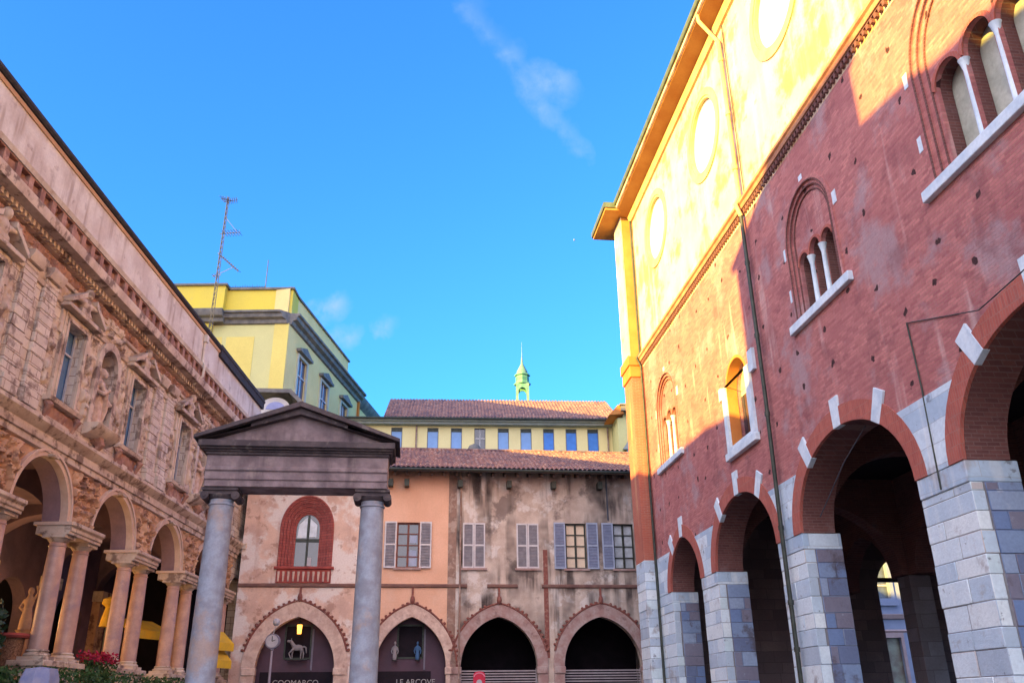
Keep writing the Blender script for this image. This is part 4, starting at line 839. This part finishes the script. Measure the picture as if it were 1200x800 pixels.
# side front running back at a slant: local x along it
a = R(83.5)
def side(mb, nm, m, par=None, **k):
    T = Matrix.Rotation(a, 4, 'Z'); mb.v = [T @ v for v in mb.v]; return mb.build(nm, m, yt if par is None else par, **k)
SW = [(3.0, 1), (7.9, 1), (12.9, 1)]
side(MB().plate(rect(0, 17.0, 0, 26.4), [rect(x-.85, x+.85, 21.0, 24.6) for x, _ in SW], .0, .5), 'side_wall', yel_side)
side(MB().plate(rect(17.0, 27, 0, 26.4), [rect(19.4, 20.9, 21.2, 24.5)], .25, .6), 'side_wall', yel_side)
for x, pd in SW + [(20.15, 0)]:
    y0 = .0 if x < 17 else .25
    w = side(MB().plate(rect(x-1.05, x+1.05, 20.8, 24.8), [rect(x-.85, x+.85, 21.0, 24.6)], y0-.1, y0+.02), 'window', mat('pale_frame', (.55, .56, .48), (.48, .5, .42), 2, .8, .05))
    side(MB().box(x-.85, x+.85, y0+.1, y0+.14, 21.0, 24.6), 'pane', mat('navy_glass', (.05, .07, .14), (.04, .06, .12), 2, .15, .02, spec=.8), w)
    side(MB().box(x-.05, x+.05, y0+.04, y0+.09, 21, 24.6).box(x-.85, x+.85, y0+.04, y0+.09, 23.3, 23.4), 'mullion', whitewood, w)
    if pd: side(MB().box(x-1.3, x+1.3, y0-.35, y0, 24.85, 25.05).plate([(x-1.3, 25.05), (x+1.3, 25.05), (x, 25.5)], (), y0-.3, y0), 'pediment', cornice_g, w)
side(MB().prof([(.0, 26.1), (-.15, 26.15), (-.2, 26.4), (-.45, 26.5), (-.5, 26.75), (-.65, 26.8), (-.65, 26.95), (0.5, 26.97)], 0, 17.0, .2, 0), 'cornice', cornice_g)
side(MB().prof([(.25, 26.1), (-.1, 26.4), (-.3, 26.8), (-.3, 26.95), (0.8, 26.97)], 17, 27), 'cornice', cornice_g)
side(MB().box(.0, 14.0, .2, 1.2, 26.97, 28.85), 'attic', yel_side); side(MB().box(.0, 14.1, .08, 1.3, 28.85, 29.0), 'coping', cornice_g)
side(MB().tube([(16.6, -.12, 26.2), (16.6, -.12, 18)], .12, 8), 'downpipe', mat('orange_pipe', (.55, .22, .05)))
MB().box(-14, 0, .5, 25, 0, 26.9).build('body', yel_pale, yt)
sp = MB()
for j in range(26): sp.tube([(-6.4+j*.17, .4, 29.0), (-6.4+j*.17, .4, 29.28+.1*random.random())], .02, 4)
sp.tube([(-6.4, .4, 29.2), (-2.1, .4, 29.2)], .02, 4)
sp.build('spiked_rail', rail_m, yt)
# round-topped pale pavilion between roofs
pv = thing('roof_pavilion', (-14.3, 51.2, 0), R(6), 'low pale pavilion with a segmental gable showing between palace and portico roofs', 'building')
MB().box(-1.7, .5, 0, 4, 0, 18.9).plate([(-1.7, 18.9), (.5, 18.9)] + arch(-.55, 1.0, 18.9, .9, 16)[::-1], (), 0, .5).build('pavilion_wall', mat('pale_pavilion', (.62, .62, .66), (.56, .55, .5), 1.5, .8, .1), pv)
MB().plate(arch(-.5, .6, 19.0, .5, 14), (), -.04, -.01).build('lunette', mat('blue_lunette', (.35, .40, .70)), pv)
MB().plate([(-1.9, 20.0), (.3, 20.0), (1.9, 18.4), (1.9, 18.75), (.4, 20.25), (-1.9, 20.25)], (), -.4, 4).build('pavilion_cornice', cornice_g, pv)

# aerials
an = thing('tv_aerial', (-15.3, 40.0, 17.2), 0, 'tall lattice television aerial with crossed antennas on the carved palace roof', 'aerial')
m = MB(); 
for i in range(3): t = i*2.094; m.tube([(.11*math.cos(t), .11*math.sin(t), 0), (.05*math.cos(t), .05*math.sin(t), 10.2)], .018, 5)
for j in range(34):
    z = j*.3; r = .11-.06*z/10.2
    for i in range(3): t = i*2.094; t2 = (i+1)*2.094; m.tube([(r*math.cos(t), r*math.sin(t), z), (r*math.cos(t2), r*math.sin(t2), z+.3)], .010, 4)
m.build('mast', rail_m, an)
def yagi(z, ang, L_, tilt, n, wdt=.35):
    y = MB(); d = Vector((math.cos(ang), math.sin(ang), tilt)); y.tube([Vector((0, 0, z)) - d*.2, Vector((0, 0, z)) + d*L_], .02, 5); s = Vector((-d.y, d.x, 0)).normalized()*wdt
    s2 = Vector((0, 0, wdt*.8))
    for j in range(n): c = Vector((0, 0, z))+d*(L_*(j+.5)/n); q = s if j % 2 else s; y.tube([c-q, c+q], .012, 4); y.tube([c-s2*.6, c+s2*.6], .010, 4)
    y.build('antenna', rail_m, an)
yagi(7.9, -.2, 1.0, -.05, 6); yagi(6.6, -.5, 1.5, -.9, 9, .22); yagi(9.9, .2, .5, .3, 5, .3); yagi(5.4, 2.9, .3, 0, 2, .2); yagi(10.0, 3.0, .4, .3, 4, .3)
MB().tube([(0, 0, 8.9), (.7, -.1, 8.0)], .015, 4).tube([(0, 0, 5.45), (.8, -.2, 5.75)], .015, 4).box(-.5, .4, -.35, .35, -.4, .5).ball((-.35, -.2, .9), (.32, .1, .32)).ball((.3, -.1, 1.4), (.22, .1, .22)).build('equipment_box', rail_m, an)
ta = tag(MB().lathe([(.05, 29.0), (.03, 34.4)], -19.1, 60, 6).build('thin_aerial', rail_m), 'thin bare rod aerial on the yellow office block roof', 'aerial')

# two blocks added out of view behind the palace front, to shade the roofs beyond
MB().box(19.5, 38, 5.2, 8.2, 16, 20.9).build('roof_shade_block', stone_lb, cp)
hb = thing('rear_shade_block', (-34, 35.5, 0), 0, 'plain tall block added behind the carved palace roof, unseen, to shade the roofs', 'building')
MB().box(-4, 4, -7.5, 7.5, 0, 33).build('block_wall', yel_pale, hb); MB().box(-4.3, 4.3, -7.8, 7.8, 33, 33.4).build('block_coping', cornice_g, hb)
# ================================================================== smaller things
# round clock on a slim post in front of the leftmost arch
ck = thing('street_clock', (-10.12, 38, 0), R(0), 'round two-faced street clock on a slim pole before the leftmost pointed arch', 'clock')
MB().lathe([(.12, 0), (.12, .3), (.06, .5), (.045, 4.0), (.08, 4.02), (.08, 4.1)], 0, 0, 12).build('pole', mat('pale_pole', (.36, .32, .38), (.3, .27, .32)), ck)
hd = MB().tube([(0, -.11, 4.36), (0, .11, 4.36)], .30, 24).build('clock_case', mat('grey_strip', (1, 1, 1)), ck)
MB().tube([(0, -.125, 4.36), (0, -.112, 4.36)], .25, 24).build('clock_face', whitep, hd)
MB().plate([(-.015, 4.36), (.015, 4.36), (.015, 4.56), (-.015, 4.56)], (), -.14, -.128).plate([(0, 4.34), (.15, 4.40), (.15, 4.42), (0, 4.375)], (), -.14, -.128).build('hands', dkmetal, hd)
MB().tube([(0, 0, 4.66), (.05, 0, 4.95)], .02, 6).ball((.08, 0, 5.12), (.15, .15, .16), 12).build('lamp_globe', whitep, ck)
# red round-topped sign
rs = thing('red_sign', (-1.66, 42.0, 0), R(4), 'round-topped red sign with a white disc before the third arch grille', 'sign')
MB().box(-.04, .04, -.03, .03, 0, 2.3).build('post', dkmetal, rs)
MB().plate([(-.27, 2.2), (.27, 2.2)] + [(.27, 3.1)] + arch(0, .27, 3.1, .16, 12)[::-1][1:-1] + [(-.27, 3.1)], (), -.06, .06).build('board', redp, rs, bevel=.02)
MB().tube([(0, -.075, 2.78), (0, -.062, 2.78)], .13, 20).build('white_disc', whitep, rs)
MB().ring([(p[0], p[1]) for p in arch(0, .21, 3.02, .14, 12)], [(p[0], p[1]) for p in arch(0, .26, 3.02, .19, 12)], -.08, -.055).build('pale_rim', mat('pink_rim', (.75, .25, .35)), rs)
# octagonal stone pedestal at the left
pd = thing('stone_pedestal', (-7.0+.2, 13.2, 0), R(10), 'bluish granite pedestal with chamfered top at the left edge of the square', 'pedestal')
MB().lathe([(.34, 0), (.34, .3), (.27, .4), (.27, 2.08), (.22, 2.22), (.02, 2.25)], 0, 0, 8).build('block', bluegr, pd)
# café things inside the left loggia
def awning(name, x, y, z, w, d, lab):
    o = thing(name, (x, y, z), R(70), lab, 'awning')
    MB().add([(-w/2, 0, 0), (w/2, 0, 0), (w/2, d, .5), (-w/2, d, .5), (-w/2, 0, -.05), (w/2, 0, -.05), (w/2, d, .45), (-w/2, d, .45)], [(0,1,2,3),(7,6,5,4),(0,4,5,1),(1,5,6,2),(2,6,7,3),(3,7,4,0)]).build('canvas', yellowcl, o)
    MB().box(-w/2, w/2, -.02, .02, -.32, -.02).build('valance', yellowcl, o)
    MB().tube([(-w/2, .03, -.05), (-w/2, d, .1)], .03, 6).tube([(w/2, .03, -.05), (w/2, d, .1)], .03, 6).build('arm', dkmetal, o)
awning('yellow_awning', -14.6, 36.4, 4.7, 2.6, 1.2, 'yellow canvas awning seen between the second and third column pairs')
awning('yellow_awning', -12.5, 38.75, 4.4, 1.7, .6, 'yellow canvas awning seen through the last arch right of the granite column')
awning('yellow_awning', -12.5, 38.75, 3.7, 1.6, .5, 'lower yellow canvas awning under another one in the last arch')
def parasol(x, y, z, lab):
    o = thing('folded_parasol', (x, y, 1.2), 0, lab, 'parasol')
    MB().tube([(0, 0, 0), (0, 0, z-1.2+.9)], .03, 8).build('pole', dkmetal, o)
    MB().lathe([(.26, z-1.3), (.22, z-1.0), (.13, z-.65), (.16, z-.6), (.28, z-.52), (.25, z-.35), (.03, z-.25)], 0, 0, 10).build('canvas', yellowcl, o)
parasol(-14.6, 32.3, 4.6, 'folded yellow parasol behind the first gap between column pairs')
# planting: many small leaf faces filling a volume
def leaves(n, bx, size, seed, shape='box'):
    rnd = random.Random(seed); m = MB(); x0, x1, y0, y1, z0, z1 = bx
    for _ in range(n):
        while True:
            u, v, w_ = rnd.uniform(-1, 1), rnd.uniform(-1, 1), rnd.uniform(-1, 1)
            if shape == 'box' or u*u+v*v+w_*w_ < 1.0: break
        z1b = z1+.07*math.sin(u*7+v*3)
        c = Vector(((x0+x1)/2+u*(x1-x0)/2, (y0+y1)/2+v*(y1-y0)/2, (z0+z1b)/2+w_*(z1b-z0)/2))
        d = Vector((rnd.gauss(0, 1), rnd.gauss(0, 1), rnd.gauss(.3, 1))).normalized()*size*rnd.uniform(.6, 1.2); s = d.cross(Vector((rnd.gauss(0, 1), rnd.gauss(0, 1), rnd.gauss(0, 1)))).normalized()*size*.3
        m.add([c-d*.5, c+s, c+d*.5, c-s], [(0, 1, 2, 3)])
    return m
def planter(name, x, y, rz, L_, D_, h, top, lab, cat, flowers=None, n=2600):
    o = thing(name, (x, y, 0), rz, lab, cat)
    MB().box(-L_/2, L_/2, -D_/2, D_/2, 0, h).build('trough', mat('dark_trough', (.08, .07, .06)), o, bevel=.02)
    leaves(n, (-L_/2, L_/2, -D_/2, D_/2, h-.1, top), .12, 5).build('foliage', leafm, o)
    if flowers: leaves(500, (-L_/2, L_/2, -D_/2, D_/2, top-.08, top+.18), .13, 8).build('flowers', redfl, o)
planter('clipped_hedge', -11.9, 29.6, R(90), 13.5, .7, 1.2, 2.72, 'long dark green clipped hedge in a trough in front of the paired columns', 'hedge', n=9000)
planter('flower_trough', -13.0, 28.6, R(90), 1.9, .5, 2.5, 3.18, 'trough of red geraniums between the first and second column pairs', 'flowers', True, 900)
planter('flower_trough', -13.1, 23.8, R(90), 1.3, .6, 2.0, 2.75, 'low trough of dark foliage beside the granite pedestal', 'plant', None, 900)
bu = thing('potted_shrub', (-13.9, 22.9, 1.2), 0, 'dark leafy shrub in a pot at the left edge behind the pedestal', 'plant')
MB().lathe([(.28, 0), (.38, .5), (.4, .55)], 0, 0, 14).build('pot', tercot, bu); leaves(2600, (-.9, .9, -1.1, 1.0, .6, 3.7), .2, 21, 'ball').build('foliage', leafd, bu); MB().tube([(0, 0, .5), (.05, 0, 2)], .05, 6).build('stem', wood_red, bu)
bs = thing('wicker_stand', (-14.0, 25.3, 2.6), 0, 'tall wicker basket stand with a flat rim inside the loggia at the left edge', 'stand')
MB().lathe([(.28, 0), (.30, .6), (.32, 1.0)], 0, 0, 20).build('basket', wicker, bs)
MB().lathe([(.42, 1.0), (.46, 1.06), (.42, 1.12)], 0, 0, 20).build('rim', tercot, bs); MB().box(-.5, .5, -.5, .5, -.4, 0).build('plinth', warmstone, bs)
ws = thing('warm_figure', (-14.6, 26.9, 3.95), 0, 'small amber lit stone figure standing behind the wicker basket stand', 'figurine')
s = MB().lathe([(.22, 0), (.2, .4), (.14, .8), (.18, 1.05), (.1, 1.2), (.07, 1.28)], 0, 0, 14); s.ball((0, 0, 1.4), (.11, .12, .15)).tube([(-.16, 0, 1.1), (-.3, 0, .8), (-.12, -.1, .7)], .06).tube([(.16, 0, 1.1), (.28, 0, 1.35), (.2, 0, 1.6)], .05)
remeshed(s, 'figure', warmstone, ws, .03)
MB().lathe([(.3, -2.7), (.22, -2.5), (.22, -.1), (.3, 0)], 0, 0, 12).build('plinth', warmstone, ws)
# warm wall lamps inside the left loggia: the photo shows their amber glow
for k, (s_, z_) in enumerate(((25.6, 4.6), (30.6, 4.6))):
    lw = thing('wall_lamp', (-18.2, s_, z_), 0, ('amber wall lamp on the loggia back wall behind the first column pair', 'amber wall lamp on the loggia back wall behind the second column pair')[k], 'lamp')
    MB().lathe([(.05, -.2), (.14, 0), (.16, .3), (.1, .4)], 0, 0, 12).build('lamp_shade', emit('amber_shade', (1, .5, .15), 3), lw)
    MB().box(-.3, -.1, -.05, .05, -.1, .2).build('bracket', dkmetal, lw)
    pl = bpy.data.lights.new('lamp_light', 'POINT'); pl.energy = 70; pl.color = (1, .55, .22); pl.shadow_soft_size = .2
    lo = bpy.data.objects.new('lamp_light', pl); COL.objects.link(lo); lo.parent = lw; lo.location = (.5, 0, .1)
ws.scale = (.8, .8, .8)

# bluish building seen through the loggia
bb = thing('bluish_building', (6, 56.5, 0), R(5), 'pale bluish stone building with a tall window seen through the third brick arch', 'building')
MB().plate(rect(8, 40, 0, 20), [rect(x, x+1.5, 8.0, 11.4) for x in (12.4, 16.9, 21.4, 25.9, 30.4)] + [rect(x, x+2.0, 2.0, 5.6) for x in (12.1, 16.6, 21.1, 25.6, 30.1)], 0, .5).build('wall', bluebld, bb)
for k, x in enumerate((12.4, 16.9, 21.4, 25.9, 30.4)):
    w = MB().plate(rect(x-.25, x+1.75, 7.8, 11.7), [rect(x, x+1.5, 8, 11.4)], -.12, .02).box(x-.35, x+1.85, -.2, .02, 7.55, 7.8).build('window', bluebld, bb)
    MB().box(x, x+1.5, .25, .3, 8, 11.4).build('pane', mat('grey_pane', (.12, .16, .22), (.08, .1, .15), 2, .2, 0), w); MB().box(x+.7, x+.8, .2, .25, 8, 11.4).box(x, x+1.5, .2, .25, 8.8, 8.9).build('mullion', whitewood, w)
    MB().box(x-.3, x+1.7, .25, .3, 2, 5.6).build('shop_window', mat('brownish_glass', (.12, .10, .09), (.2, .24, .2), 1.5, .3, 0), bb)
    MB().plate(rect(x-.5, x+1.9, 1.9, 5.9), [rect(x-.3, x+1.7, 2, 5.6)], -.08, .02).build('door_surround', mat('pinkish_stone', (.42, .33, .34)), bb)
MB().prof([(0, 6.7), (-.15, 6.75), (-.25, 7.0), (0, 7.05)], 8, 40).prof([(0, 5.9), (-.1, 6.0), (0, 6.1)], 8, 40).build('string_course', mat('pinkish_stone', (1, 1, 1)), bb)

# the moon, very small above the roofs
tag(MB().ball((126.2, 1500, 859), 2.1, 24).build('moon', moonm), 'tiny pale half moon in the blue sky left of the brick palace eave', 'moon')
